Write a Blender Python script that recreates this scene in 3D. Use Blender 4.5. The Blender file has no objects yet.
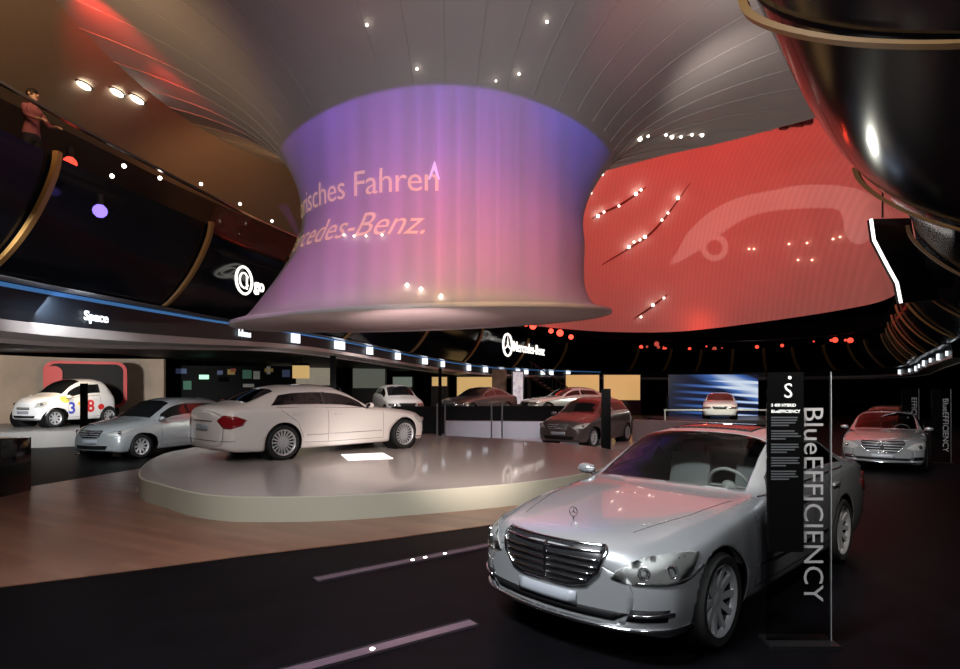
import bpy, bmesh, math, random
import numpy as np
from mathutils import Vector, Matrix
from mathutils.bvhtree import BVHTree
from mathutils.geometry import delaunay_2d_cdt
random.seed(4)
S = bpy.context.scene
COL = S.collection
PI = math.pi
# ------------------------------------------------------------------ camera, world, exposure
cd = bpy.data.cameras.new('camera'); cam = bpy.data.objects.new('camera', cd); COL.objects.link(cam)
cam.location = (0, 0, 1.87); cam.rotation_euler = (PI/2, 0, 0)
cd.sensor_width = 36; cd.lens = 600/960*36; cd.shift_y = (388-334.5)/960
cd.clip_end = 400; cd.clip_start = .05
S.camera = cam
S.view_settings.view_transform = 'Standard'; S.view_settings.look = 'None'
S.view_settings.gamma = 1; S.view_settings.exposure = 0.0
W = bpy.data.worlds.new('hall_dark'); S.world = W; W.use_nodes = True
W.node_tree.nodes['Background'].inputs[0].default_value = (.02, .018, .022, 1)
W.node_tree.nodes['Background'].inputs[1].default_value = .35

def lamp(kind, name, loc, power, color, size=.3, to=None, angle=60, blend=.8, sizey=None):
    l = bpy.data.lights.new(name, kind); l.energy = power; l.color = color
    if kind == 'AREA':
        l.size = size
        if sizey: l.shape = 'RECTANGLE'; l.size_y = sizey
    else: l.shadow_soft_size = size
    if kind == 'SPOT': l.spot_size = math.radians(angle); l.spot_blend = blend
    o = bpy.data.objects.new(name, l); COL.objects.link(o); o.location = loc
    if to is not None:
        o.rotation_euler = (Vector(to)-Vector(loc)).to_track_quat('-Z', 'Y').to_euler()
    return o

class NT:                                   # small node helper for the projector lights
    def __init__(s, l):
        l.use_nodes = True; s.t = l.node_tree; s.n = s.t.nodes; s.em = s.n['Emission']
    def m(s, op, a, b=0.0, c=0.0, clamp=False):
        d = s.n.new('ShaderNodeMath'); d.operation = op; d.use_clamp = clamp
        for i, v in enumerate((a, b, c)):
            if isinstance(v, (int, float)): d.inputs[i].default_value = v
            else: s.t.links.new(v, d.inputs[i])
        return d.outputs[0]
    def step(s, v, lo, hi):
        d = s.n.new('ShaderNodeMapRange'); d.interpolation_type = 'SMOOTHSTEP'
        s.t.links.new(v, d.inputs[0]); d.inputs[1].default_value = lo; d.inputs[2].default_value = hi
        return d.outputs[0]
    def uv(s):
        tc = s.n.new('ShaderNodeTexCoord'); sp = s.n.new('ShaderNodeSeparateXYZ')
        s.t.links.new(tc.outputs['Normal'], sp.inputs[0])
        return s.m('DIVIDE', sp.outputs[0], sp.outputs[1]), s.m('DIVIDE', sp.outputs[2], sp.outputs[1]), sp.outputs[1]
    def ramp(s, v, pts):
        r = s.n.new('ShaderNodeValToRGB'); e = r.color_ramp.elements
        while len(e) < len(pts): e.new(.5)
        for q, (p, c) in zip(e, pts): q.position = p; q.color = (*c, 1)
        s.t.links.new(v, r.inputs[0]); return r.outputs[0]
    def mix(s, f, a, b):
        d = s.n.new('ShaderNodeMix'); d.data_type = 'RGBA'
        s.t.links.new(f, d.inputs[0])
        for i, v in ((6, a), (7, b)):
            if isinstance(v, tuple): d.inputs[i].default_value = (*v, 1)
            else: s.t.links.new(v, d.inputs[i])
        return d.outputs[2]
    def curve(s, v, pts):
        d = s.n.new('ShaderNodeFloatCurve'); c = d.mapping.curves[0]
        c.points[0].location = pts[0]; c.points[1].location = pts[-1]
        for p in pts[1:-1]: c.points.new(*p)
        for p in c.points: p.handle_type = 'AUTO_CLAMPED'
        d.mapping.update(); s.t.links.new(v, d.inputs[1]); return d.outputs[0]
    def out(s, col, st):
        s.t.links.new(col, s.em.inputs[0]); s.t.links.new(st, s.em.inputs[1])

# image projector that throws the violet-to-orange picture on the fabric funnel
pj = lamp('POINT', 'projector_funnel', (0, -1.5, 5), 7600, (1, 1, 1), .03)
N = NT(pj.data); u, v, yy = N.uv()
du = N.m('ADD', u, .055)
vb = N.m('SUBTRACT', .214, N.m('MULTIPLY', N.m('MULTIPLY', du, du), .72))
vn = N.m('DIVIDE', N.m('ADD', v, .115), N.m('ADD', vb, .115))
col = N.ramp(vn, [(0.0, (.62, .30, .07)), (.05, (.70, .28, .10)), (.12, (.74, .14, .18)), (.28, (.86, .12, .27)), (.5, (.76, .10, .40)), (.74, (.42, .08, .54)), (1, (.20, .07, .55))])
edge = N.step(N.m('MULTIPLY', N.m('ABSOLUTE', N.m('ADD', du, -.005)), N.m('ADD', vn, .25)), .12, .25)
col = N.mix(edge, col, (.10, .06, 1.0))
left = N.m('MULTIPLY', N.step(N.m('MULTIPLY', u, -1.0), .04, .26), .55)
col = N.mix(left, col, (.48, .13, .85))
msk = N.m('MULTIPLY', N.step(N.m('SUBTRACT', vb, v), 0, .006), N.step(v, -.13, -.12))
msk = N.m('MULTIPLY', msk, N.step(yy, .3, .5))
dv = N.m('SUBTRACT', v, .055); dv2 = N.m('MULTIPLY', dv, dv)
msk = N.m('MULTIPLY', msk, N.step(N.m('SUBTRACT', N.m('ADD', .158, N.m('MULTIPLY', dv2, 3.6)), u), 0, .004))
msk = N.m('MULTIPLY', msk, N.step(N.m('ADD', u, N.m('ADD', .266, N.m('MULTIPLY', dv2, 4.6))), 0, .004))
st1 = N.m('ADD', 1.0, N.m('MULTIPLY', N.m('SINE', N.m('MULTIPLY', u, 190.0)), .09))
st1 = N.m('ADD', st1, N.m('MULTIPLY', N.m('SINE', N.m('MULTIPLY', u, 83.0)), .07))
st1 = N.m('ADD', st1, N.m('MULTIPLY', N.m('POWER', N.m('MAXIMUM', N.m('SINE', N.m('MULTIPLY', N.m('ADD', u, .01), 215.0)), 0.0), 5.0), N.m('MULTIPLY', N.step(N.m('ABSOLUTE', N.m('SUBTRACT', u, .01)), .15, .05), .28)))
N.out(col, N.m('MULTIPLY', msk, st1))
# second projector: pale outline of a car thrown on the red screen
pk = lamp('POINT', 'projector_outline', (-.04, .0, 1.80), 15000, (1, .95, .92), .03)
N = NT(pk.data); u, v, yy = N.uv()
vo = N.curve(u, [(0, .1), (.316, .215), (.35, .266), (.41, .312), (.485, .333), (.557, .343), (.628, .336), (.665, .318), (.70, .286), (1, .1)])
vi = N.curve(u, [(0, .1), (.322, .205), (.37, .232), (.405, .258), (.455, .287), (.52, .298), (.575, .300), (.603, .292), (.611, .254), (.632, .240), (.652, .250), (.660, .276), (.70, .268), (1, .09)])
mk = N.m('MULTIPLY', N.step(N.m('SUBTRACT', vo, v), 0, .004), N.step(N.m('SUBTRACT', v, vi), 0, .004))
mk = N.m('MULTIPLY', mk, N.m('MULTIPLY', N.step(u, .315, .325), N.step(u, .705, .69)))
a_ = N.m('SUBTRACT', u, .392); b_ = N.m('SUBTRACT', v, .236)
rr = N.m('SQRT', N.m('ADD', N.m('MULTIPLY', a_, a_), N.m('MULTIPLY', b_, b_)))
ring = N.m('MULTIPLY', N.step(rr, .024, .022), N.step(rr, .012, .0135))
hole = N.step(rr, .0115, .0135)
mk = N.m('MULTIPLY', N.m('MAXIMUM', mk, ring), hole)
mk = N.m('MULTIPLY', mk, N.step(yy, .3, .5))
N.out(N.ramp(mk, [(0, (1, .7, .65)), (1, (1, .7, .65))]), mk)

# hall spotlights without fixtures, and unseen fill lights added for dark parts
lamp('SPOT', 'red_wall_light', (8, 21, 11.2), 6000, (1, .030, .018), .4, (8, 40, 18), 112, 1)
lamp('SPOT', 'red_wall_light', (10.5, 20, 11.2), 4000, (1, .030, .018), .4, (19, 35, 16), 112, 1)
lamp('SPOT', 'red_wall_light', (7, 12, 10.8), 260, (1, .07, .05), .3, (11, 15, 13), 110, 1)
lamp('POINT', 'red_footlight', (14.2, 38.6, 5.8), 45, (1, .06, .02), .1)
lamp('SPOT', 'red_crease_light', (-7.9, 11.2, 9.25), 330, (1, .04, .03), .1, (-8.45, 16, 9.75), 62, 1)
lamp('SPOT', 'red_crease_light', (-7.6, 13.2, 8.9), 110, (1, .04, .03), .1, (-7.9, 17, 9.45), 55, 1)
lamp('SPOT', 'hall_spot_platform', (1.6, 4.6, 3.5), 3000, (1, .86, .78), .25, (-1.2, 12.2, .3), 33)
lamp('SPOT', 'hall_spot_white_car', (-8.2, 8.0, 5.6), 950, (1, .86, .74), .3, (-3.4, 14.2, .6), 30)
lamp('SPOT', 'hall_spot_wood', (-5, 4, 7.5), 300, (1, .82, .72), .3, (-3.5, 8.5, 0), 60)
lamp('AREA', 'hall_soft_hero', (-1.5, 2.2, 5.2), 480, (.93, .97, 1), 1.6, (1.6, 5.4, .7), sizey=1.0)
lamp('SPOT', 'hall_spot_hero', (.6, .2, 4.2), 360, (.95, .97, 1), .25, (1.2, 4.9, .6), 42)
lamp('SPOT', 'hall_spot_hero_side', (2.7, 3.4, 3.5), 480, (1, .93, .85), .2, (3.3, 6.6, .8), 75)
lamp('SPOT', 'hall_spot_right_car', (5.2, 8.8, 5.4), 1300, (1, .97, .95), .2, (9.9, 14.0, .8), 36)
lamp('SPOT', 'hatchback_fill', (5.2, 15.2, 4.6), 520, (1, .9, .86), .2, (3.0, 19.6, .7), 50)  # added white fill, offsets the red spill on the hatchback
lamp('SPOT', 'underside_bounce_fill', (-1.2, 8.7, 1.0), 2200, (1, .74, .72), .3, (-1.5, 14.4, 3.7), 38, 1)  # unseen fill standing in for light bounced up off the platform
lamp('SPOT', 'canopy_red_spot', (3.0, 8.5, 7.4), 60, (1, .12, .08), .1, (3.2, 12.2, 9.4), 50, 1)
lamp('SPOT', 'canopy_red_spot', (-2.2, 6.5, 7.6), 40, (1, .12, .08), .1, (-2.2, 10.2, 9.6), 50, 1)
lamp('AREA', 'hall_soft_silver', (-9.5, 12.5, 3.6), 60, (.9, .98, 1), 1.6, (-9.6, 16, .9), sizey=.5)
lamp('SPOT', 'hall_spot_silver', (-7.5, 9, 5.5), 2000, (.92, .98, 1), .2, (-9.6, 16, .7), 32)
lamp('SPOT', 'hall_spot_small_car', (-12.0, 15.5, 2.7), 2200, (1, 1, 1), .2, (-15.2, 21, 1.2), 75)
lamp('SPOT', 'hall_spot_wall', (-14.0, 20, 2.6), 200, (1, .68, .36), .1, (-17.5, 24.5, 1.6), 100)
lamp('AREA', 'canopy_fill', (-1.0, 6.0, 8.0), 50, (1, .80, .70), 6, (-1.0, 6.2, 10), sizey=4)  # unseen upward area fills added to brighten the canopy
lamp('SPOT', 'canopy_spot', (4.6, 11.5, 7.0), 300, (1, .84, .76), .3, (7.0, 16, 10.4), 62, 1)
lamp('AREA', 'canopy_fill', (5.5, 10.0, 8.2), 30, (1, .80, .72), 3, (5.7, 10.2, 10), sizey=3)
lamp('SPOT', 'hall_spot_vault', (-6.6, 9, 7.2), 260, (1, .62, .30), .5, (-9.5, 14, 9.3), 130)
lamp('SPOT', 'hall_spot_vault', (-6.2, 17, 6.8), 210, (1, .50, .22), .5, (-9, 23, 8.0), 130)
lamp('SPOT', 'back_hall_fill', (3, 28.5, 5.0), 700, (1, .88, .78), .4, (2.5, 31, 0), 115)  # unseen fills added to whiten the background cars
lamp('SPOT', 'back_hall_fill', (-4.5, 25.5, 5.0), 600, (1, .92, .86), .4, (-4.5, 28.5, 0), 100)
lamp('SPOT', 'edge_beam_fill', (-4.6, 20.2, .6), 260, (1, .93, .88), .3, (-6.4, 26, 3.2), 120, 1)  # fills added near the floor to brighten the grey edge beam
lamp('SPOT', 'edge_beam_fill', (-6.6, 10.5, .8), 110, (1, .93, .90), .3, (-8.6, 13.5, 3.2), 120, 1)
lamp('POINT', 'stage_light', (11.4, 27.6, 2.9), 450, (1, 1, .85), .2)
lamp('SPOT', 'low_wall_fill', (1.5, 19.5, 3.2), 160, (.85, .88, 1), .3, (2.0, 22.4, .3), 110)  # added fill to brighten the low white wall

# ------------------------------------------------------------------ materials
MATS = {}
def mat(name, col=(.5, .5, .5), rough=.5, metal=0.0, emit=None, es=1.0, coat=0.0, spec=None):
    if name in MATS: return MATS[name]
    m = bpy.data.materials.new(name); m.use_nodes = True; MATS[name] = m
    b = m.node_tree.nodes['Principled BSDF']
    b.inputs['Base Color'].default_value = (*col, 1); b.inputs['Roughness'].default_value = rough
    b.inputs['Metallic'].default_value = metal; b.inputs['Coat Weight'].default_value = coat
    b.inputs['Coat Roughness'].default_value = .04
    if spec is not None: b.inputs['Specular IOR Level'].default_value = spec
    if emit: b.inputs['Emission Color'].default_value = (*emit, 1); b.inputs['Emission Strength'].default_value = es
    m.diffuse_color = (*col, 1)
    return m
def noisy(m, scale, amt, rs=0.0, stretch=(1, 1, 1), bump=0.0):
    nt = m.node_tree; b = nt.nodes['Principled BSDF']
    tc = nt.nodes.new('ShaderNodeTexCoord'); mp = nt.nodes.new('ShaderNodeMapping'); mp.inputs['Scale'].default_value = stretch
    nz = nt.nodes.new('ShaderNodeTexNoise'); nz.inputs['Scale'].default_value = scale; nz.inputs['Detail'].default_value = 4
    nt.links.new(tc.outputs['Object'], mp.inputs[0]); nt.links.new(mp.outputs[0], nz.inputs['Vector'])
    c = b.inputs['Base Color'].default_value[:3]
    r = nt.nodes.new('ShaderNodeValToRGB'); r.color_ramp.elements[0].position = .3; r.color_ramp.elements[1].position = .7
    r.color_ramp.elements[0].color = (*[x*(1-amt) for x in c], 1); r.color_ramp.elements[1].color = (*[min(1, x*(1+amt)) for x in c], 1)
    nt.links.new(nz.outputs[0], r.inputs[0]); nt.links.new(r.outputs[0], b.inputs['Base Color'])
    if bump:
        bp = nt.nodes.new('ShaderNodeBump'); bp.inputs['Strength'].default_value = bump; bp.inputs['Distance'].default_value = .02
        nt.links.new(nz.outputs[0], bp.inputs['Height']); nt.links.new(bp.outputs[0], b.inputs['Normal'])
    return m
def glass(name, tint=(.3, .33, .33), refl=1.45):
    if name in MATS: return MATS[name]
    m = bpy.data.materials.new(name); m.use_nodes = True; MATS[name] = m; nt = m.node_tree
    nt.nodes.remove(nt.nodes['Principled BSDF']); out = nt.nodes['Material Output']
    t = nt.nodes.new('ShaderNodeBsdfTransparent'); t.inputs[0].default_value = (*tint, 1)
    g = nt.nodes.new('ShaderNodeBsdfGlossy'); g.inputs['Roughness'].default_value = .02
    f = nt.nodes.new('ShaderNodeFresnel'); f.inputs[0].default_value = refl
    mx = nt.nodes.new('ShaderNodeMixShader')
    nt.links.new(f.outputs[0], mx.inputs[0]); nt.links.new(t.outputs[0], mx.inputs[1]); nt.links.new(g.outputs[0], mx.inputs[2])
    nt.links.new(mx.outputs[0], out.inputs[0]); m.diffuse_color = (*tint, .5)
    return m
M_black = mat('black_gloss', (.006, .006, .008), .12, coat=.6)
M_matte = mat('black_matte', (.006, .006, .007), .6, spec=.2)
M_rubber = mat('tyre_rubber', (.012, .012, .012), .75)
M_chrome = mat('chrome', (.75, .75, .77), .12, 1.0)
M_rim = mat('rim_silver', (.62, .63, .65), .28, .45)
M_dark = mat('dark_trim', (.015, .015, .017), .35)
M_silver = mat('paint_silver', (.60, .62, .64), .22, .62, coat=1.0)
M_silver2 = mat('paint_pale_silver', (.62, .66, .68), .24, .5, coat=1.0)
M_white = mat('paint_pearl_white', (.78, .72, .68), .30, 0, coat=.8)
M_plainwhite = mat('paint_white', (.82, .82, .82), .3, 0, coat=.5)
M_brown = mat('paint_dark_bronze', (.12, .095, .095), .3, .5, coat=.8)
M_grey = mat('paint_grey', (.18, .19, .20), .3, .6, coat=.8)
M_carblack = mat('paint_black', (.008, .008, .01), .25, .2, coat=1.0)
M_redlamp = mat('red_lamp', (.22, .008, .012), .12, coat=1)
M_lampglass = glass('headlamp_glass', (.95, .96, .97), 1.4)
M_reflector = mat('lamp_reflector', (.55, .56, .58), .15, .95)
M_lampdark = mat('lamp_housing', (.42, .42, .40), .4, .1)
M_winds = glass('windscreen_glass', (.62, .66, .65), 1.55)
M_side = glass('side_glass', (.22, .24, .24), 1.6)
M_opq = mat('dark_glass', (.01, .011, .012), .06, coat=1.0)
M_leather = mat('light_grey_leather', (.30, .30, .29), .55)
M_darkleather = mat('dark_leather', (.03, .03, .032), .5)
M_plate = mat('plate_grey', (.32, .34, .38), .35)
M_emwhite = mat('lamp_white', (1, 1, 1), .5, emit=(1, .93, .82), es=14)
M_emwarm = mat('sign_white', (1, 1, 1), .5, emit=(1, .96, .86), es=1.6)
M_emcool = mat('sign_cool_white', (1, 1, 1), .5, emit=(.85, .93, 1), es=1.4)
M_emblue = mat('led_blue', (.02, .06, .2), .5, emit=(.08, .26, .60), es=.45)
M_emred = mat('lamp_red', (.6, .02, .02), .5, emit=(1, .07, .04), es=3)
M_gold = mat('gold_rib', (.30, .155, .045), .5, .0)
M_sunroof = mat('sunroof_glass', (.012, .012, .014), .05, coat=1)
M_brake = mat('brake_disc', (.07, .07, .07), .4, .5)

# ------------------------------------------------------------------ object helpers
def tag(o, label=None, cat=None, group=None, kind=None):
    if label: o['label'] = label
    if cat: o['category'] = cat
    if group: o['group'] = group
    if kind: o['kind'] = kind
    return o
def empty(name, loc, rz=0, label=None, cat=None, group=None, scale=1.0):
    o = bpy.data.objects.new(name, None); COL.objects.link(o); o.location = loc; o.rotation_euler = (0, 0, rz)
    o.scale = (scale,)*3; o.empty_display_size = .1
    return tag(o, label, cat, group)
def mesh(name, V, F, m, parent=None, smooth=True, mats=None, mi=None, sharp=None):
    me = bpy.data.meshes.new(name); me.from_pydata([tuple(map(float, p)) for p in V], [], [tuple(map(int, f)) for f in F])
    for mm in (mats or [m]): me.materials.append(mm)
    if mi is not None: me.polygons.foreach_set('material_index', mi)
    me.polygons.foreach_set('use_smooth', [smooth]*len(me.polygons))
    if sharp and smooth: me.set_sharp_from_angle(angle=math.radians(sharp))
    me.update()
    o = bpy.data.objects.new(name, me); COL.objects.link(o)
    if parent: o.parent = parent
    return o
class MB:
    def __init__(s): s.V = []; s.F = []
    def add(s, V, F):
        n = len(s.V); s.V += [tuple(p) for p in V]; s.F += [tuple(i+n for i in f) for f in F]; return s
    def box(s, c, d, rz=0, bev=0.0, M=None):
        bm = bmesh.new(); bmesh.ops.create_cube(bm, size=1)
        bmesh.ops.scale(bm, vec=d, verts=bm.verts)
        if bev: bmesh.ops.bevel(bm, geom=bm.edges, offset=bev, segments=2, affect='EDGES', profile=.6)
        T = Matrix.Translation(c) @ Matrix.Rotation(rz, 4, 'Z')
        if M is not None: T = T @ M
        bmesh.ops.transform(bm, matrix=T, verts=bm.verts)
        bm.verts.index_update()
        s.add([p.co[:] for p in bm.verts], [[q.index for q in f.verts] for f in bm.faces]); bm.free(); return s
    def tube(s, pts, r, n=8, cap=True, closed=False):
        pts = [Vector(p) for p in pts]; R = r if hasattr(r, '__len__') else [r]*len(pts)
        V = []; F = []; m = len(pts); prev = None
        for i, p in enumerate(pts):
            a = pts[(i-1) % m] if (i or closed) else p; b = pts[(i+1) % m] if (i < m-1 or closed) else p
            t = (b-a).normalized()
            if prev is None: prev = t.orthogonal().normalized()
            prev = (prev-t*prev.dot(t)).normalized(); q = t.cross(prev)
            for k in range(n):
                an = 2*PI*k/n; V.append(p+(prev*math.cos(an)+q*math.sin(an))*R[i])
        for i in range(m if closed else m-1):
            j = (i+1) % m
            for k in range(n):
                F.append((i*n+k, i*n+(k+1) % n, j*n+(k+1) % n, j*n+k))
        if cap and not closed: F += [tuple(range(n))[::-1], tuple((m-1)*n+k for k in range(n))]
        return s.add(V, F)
    def lathe(s, prof, n=32, axis='Z', c=(0, 0, 0), closed=False):
        V = []; F = []; m = len(prof)
        for k in range(n):
            a = 2*PI*k/n; ca, sa = math.cos(a), math.sin(a)
            for r, h in prof:
                if axis == 'Z': V.append((c[0]+r*ca, c[1]+r*sa, c[2]+h))
                else: V.append((c[0]+r*ca, c[1]+h, c[2]+r*sa))
        for k in range(n):
            j = (k+1) % n
            for i in range(m if closed else m-1):
                i2 = (i+1) % m
                F.append((k*m+i, j*m+i, j*m+i2, k*m+i2))
        return s.add(V, F)
    def sph(s, c, r, nu=16, nv=10, M=None):
        r = r if hasattr(r, '__len__') else (r, r, r); V = []; F = []
        for j in range(nv+1):
            th = PI*j/nv
            for i in range(nu):
                a = 2*PI*i/nu; p = Vector((r[0]*math.sin(th)*math.cos(a), r[1]*math.sin(th)*math.sin(a), r[2]*math.cos(th)))
                if M is not None: p = M @ p
                V.append(p+Vector(c))
        for j in range(nv):
            for i in range(nu):
                F.append((j*nu+i, (j+1)*nu+i, (j+1)*nu+(i+1) % nu, j*nu+(i+1) % nu))
        return s.add(V, F)
    def prism(s, poly, z0, z1):
        n = len(poly); V = [(x, y, z0) for x, y in poly]+[(x, y, z1) for x, y in poly]
        return s.add(V, [tuple(range(n))[::-1], tuple(range(n, 2*n))]+[(i, (i+1) % n, n+(i+1) % n, n+i) for i in range(n)])
    def build(s, name, m, parent=None, smooth=True, sharp=35):
        o = mesh(name, s.V, s.F, m, None, smooth)
        bm = bmesh.new(); bm.from_mesh(o.data); bmesh.ops.remove_doubles(bm, verts=bm.verts, dist=1e-5)
        bmesh.ops.recalc_face_normals(bm, faces=bm.faces); bm.to_mesh(o.data); bm.free()
        if smooth and sharp: o.data.set_sharp_from_angle(angle=math.radians(sharp))
        if parent: o.parent = parent
        return o
def bxo(name, c, d, m, parent=None, rz=0, bev=0.0):
    return MB().box(c, d, rz, bev).build(name, m, parent, smooth=bool(bev))
def text_mesh(body, size=1.0, shear=0.0, align='LEFT', extrude=0.0, space=1.0, bold=0.0):
    c = bpy.data.curves.new('t', 'FONT'); c.body = body; c.size = size; c.align_x = align; c.extrude = extrude
    c.shear = shear; c.space_character = space; c.resolution_u = 3; c.offset = bold
    o = bpy.data.objects.new('t', c); COL.objects.link(o)
    dg = bpy.context.evaluated_depsgraph_get(); dg.update()
    me = o.evaluated_get(dg).to_mesh()
    V = [v.co.copy() for v in me.vertices]; F = [tuple(p.vertices) for p in me.polygons]
    o.evaluated_get(dg).to_mesh_clear(); bpy.data.objects.remove(o); bpy.data.curves.remove(c)
    return V, F
def catmull(pts, n=8, closed=False):
    P = [np.array(p, float) for p in pts]; out = []; m = len(P)
    for i in range(m if closed else m-1):
        g = (lambda k: P[k % m]) if closed else (lambda k: P[min(max(k, 0), m-1)])
        a, b, c, d = g(i-1), g(i), g(i+1), g(i+2)
        for j in range(n):
            t = j/n; out.append(.5*((2*b)+(-a+c)*t+(2*a-5*b+4*c-d)*t*t+(-a+3*b-3*c+d)*t**3))
    if not closed: out.append(P[-1])
    return [tuple(p) for p in out]

# ------------------------------------------------------------------ 2D triangulation helpers
def dens(poly, h):
    out = []
    n = len(poly)
    for i in range(n):
        a = np.array(poly[i], float); b = np.array(poly[(i+1) % n], float); k = max(1, int(math.ceil(np.linalg.norm(b-a)/h)))
        for j in range(k): out.append(tuple(a+(b-a)*j/k))
    return out
def inside(P, poly):
    P = np.asarray(P); x, y = P[:, 0], P[:, 1]; r = np.zeros(len(P), bool); n = len(poly)
    for i in range(n):
        x1, y1 = poly[i]; x2, y2 = poly[(i+1) % n]
        c = ((y1 > y) != (y2 > y))
        if y2 != y1: r ^= c & (x < (x2-x1)*(y-y1)/(y2-y1)+x1)
    return r
def cdt(outer, holes, h, hx=None):
    """triangulate outer minus holes with a grid of spacing h inside; returns 2D points and triangles"""
    hx = hx or h
    o = dens(outer, h); hs = [dens(q, h*.6) for q in holes]
    pts = list(o); edges = [(i, (i+1) % len(o)) for i in range(len(o))]
    for q in hs:
        b = len(pts); pts += q; edges += [(b+i, b+(i+1) % len(q)) for i in range(len(q))]
    B = np.array(pts)
    xs = np.arange(B[:, 0].min()+hx*.5, B[:, 0].max(), hx); ys = np.arange(B[:, 1].min()+h*.5, B[:, 1].max(), h)
    G = np.array([(x, y) for x in xs for y in ys])
    if len(G):
        ok = inside(G, o)
        for q in hs: ok &= ~inside(G, q)
        G = G[ok]
    if len(G):
        keep = np.ones(len(G), bool)
        for k in range(0, len(G), 2000):
            d = ((G[k:k+2000, None, :]-B[None])**2).sum(2).min(1); keep[k:k+2000] = d > (h*.45)**2
        pts += [tuple(p) for p in G[keep]]
    r = delaunay_2d_cdt([Vector(p) for p in pts], edges, [], 0, 1e-7)
    V = np.array([tuple(p) for p in r[0]]); F = np.array([f for f in r[2]])
    C = V[F].mean(1); ok = inside(C, o)
    for q in hs: ok &= ~inside(C, q)
    return V, F[ok]
def pchip(xs, ys):
    xs = np.array(xs, float); ys = np.array(ys, float); h = np.diff(xs); d = np.diff(ys)/h; m = np.zeros(len(xs))
    for i in range(1, len(xs)-1):
        if d[i-1]*d[i] > 0: w1 = 2*h[i]+h[i-1]; w2 = h[i]+2*h[i-1]; m[i] = (w1+w2)/(w1/d[i-1]+w2/d[i])
    m[0] = d[0]; m[-1] = d[-1]
    def f(x):
        x = np.clip(x, xs[0], xs[-1]); i = np.clip(np.searchsorted(xs, x)-1, 0, len(h)-1); t = (x-xs[i])/h[i]
        return (1+2*t)*(1-t)**2*ys[i]+t*(1-t)**2*h[i]*m[i]+t*t*(3-2*t)*ys[i+1]+t*t*(t-1)*h[i]*m[i+1]
    return f

# ------------------------------------------------------------------ car bodies
TB, TR, TC = 7, 9, 11       # section parameter at the belt, at the roof rail, at the centre line
class Body:
    def __init__(s, rows, capw=.16, capz=.07, bow=.26, bowr=.15, rf=.22, rr=.16, wsb=(1.1, 1.6, 2.4, 3.0), wsa=.2, rake=.0):
        R = np.array(rows, float); s.L = R[-1, 0]; s.f = [pchip(R[:, 0], R[:, i]) for i in range(1, 9)]
        s.capw, s.capz, s.bow, s.bowr, s.rf, s.rr, s.rake = capw, capz, bow, bowr, rf, rr, rake
        s.wx = pchip(list(wsb), [0, wsa, wsa*.6, 0])
    def ctrl(s, x):
        x = np.asarray(x, float)
        zt, zs, zr, wb, wm, ws, wr, zb = [f(x) for f in s.f]
        q = np.clip(1-x/s.rf, 0, 1); e = 1-np.sqrt(1-q*q)
        q2 = np.clip(1-(s.L-x)/s.rr, 0, 1); e = e+(1-np.sqrt(1-q2*q2))
        wb = wb-s.capw*e; wm = wm-s.capw*e; ws = ws-s.capw*e; wr = wr-s.capw*.8*e
        zt = zt-s.capz*e; zs = zs-s.capz*.8*e; zr = zr-s.capz*e; zb = zb+.05*e
        h = zs-zb; z0 = np.zeros_like(x)
        return np.stack([np.stack(c, -1) for c in (
            (z0, zb), (.7*ws, zb), (ws, zb), (ws+.4*(wm-ws), zb+.07), (wm, zb+.36*h), (wm+.004, zb+.68*h), (wb+.02, zs-.045),
            (wb-.012, zs+.004), (.48*(wb-.02)+.52*wr, .5*zs+.5*zr), (wr, zr), (wr*.6, zt-.008), (z0, zt))], 1)
    def warp(s, x, y, z):
        w = np.clip(1-x/.7, 0, 1)**2; w2 = np.clip(1-(s.L-x)/.6, 0, 1)**2
        g = np.clip(z-.45, 0, 1)
        xx = x+w*(s.bow*y*y+s.rake*g)-w2*(s.bowr*y*y)+s.wx(x)*y*y
        return np.stack([s.L/2-xx, y, z], -1)
    def raw(s, x, t):
        x = np.atleast_1d(np.asarray(x, float)); t = np.clip(np.atleast_1d(np.asarray(t, float)), 0, 11-1e-9)
        C = s.ctrl(x); m = np.array([-1, 1.0])
        C = np.concatenate([C[:, 1:2]*m, C, C[:, 10:11]*m], 1)
        i = np.floor(t).astype(int); f = (t-i)[:, None]; k = np.arange(len(x))
        return ((1-f)**3*C[k, i]+(3*f**3-6*f*f+4)*C[k, i+1]+(-3*f**3+3*f*f+3*f+1)*C[k, i+2]+f**3*C[k, i+3])/6
    def P(s, x, t):
        yz = s.raw(x, t); return s.warp(np.atleast_1d(x), yz[:, 0], yz[:, 1])
    def tz(s, x, z):            # section parameter of height z on the side
        T = np.linspace(2.2, 7.4, 80); zz = s.raw(np.full(80, x), T)[:, 1]
        return float(np.interp(z, zz, T))
    def U(s, x):
        x = np.asarray(x, float); r, r2 = s.rf, s.rr
        a = np.where(x < r, r*np.arccos(np.clip(1-x/r, -1, 1)), r*PI/2+x-r)
        q = np.clip((x-(s.L-r2))/r2, 0, 1)
        return np.where(x > s.L-r2, r*PI/2+s.L-r2-r+r2*np.arcsin(q), a)
    def X(s, u):
        u = np.asarray(u, float); r, r2 = s.rf, s.rr; u2 = r*PI/2+s.L-r2-r
        a = np.where(u < r*PI/2, r*(1-np.cos(np.clip(u/r, 0, PI))), u-r*PI/2+r)
        return np.where(u > u2, s.L-r2+r2*np.sin(np.clip((u-u2)/r2, 0, PI/2)), a)
K = .25
def shell(B, polys_out, holes, h, halves=2):
    V2, F = cdt([(float(B.U(x)), t*K) for x, t in polys_out], [[(float(B.U(x)), t*K) for x, t in q] for q in holes], h)
    P = B.P(B.X(V2[:, 0]), V2[:, 1]/K)
    return P, F
def mir(V): return V*np.array([1, -1, 1.0])
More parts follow.
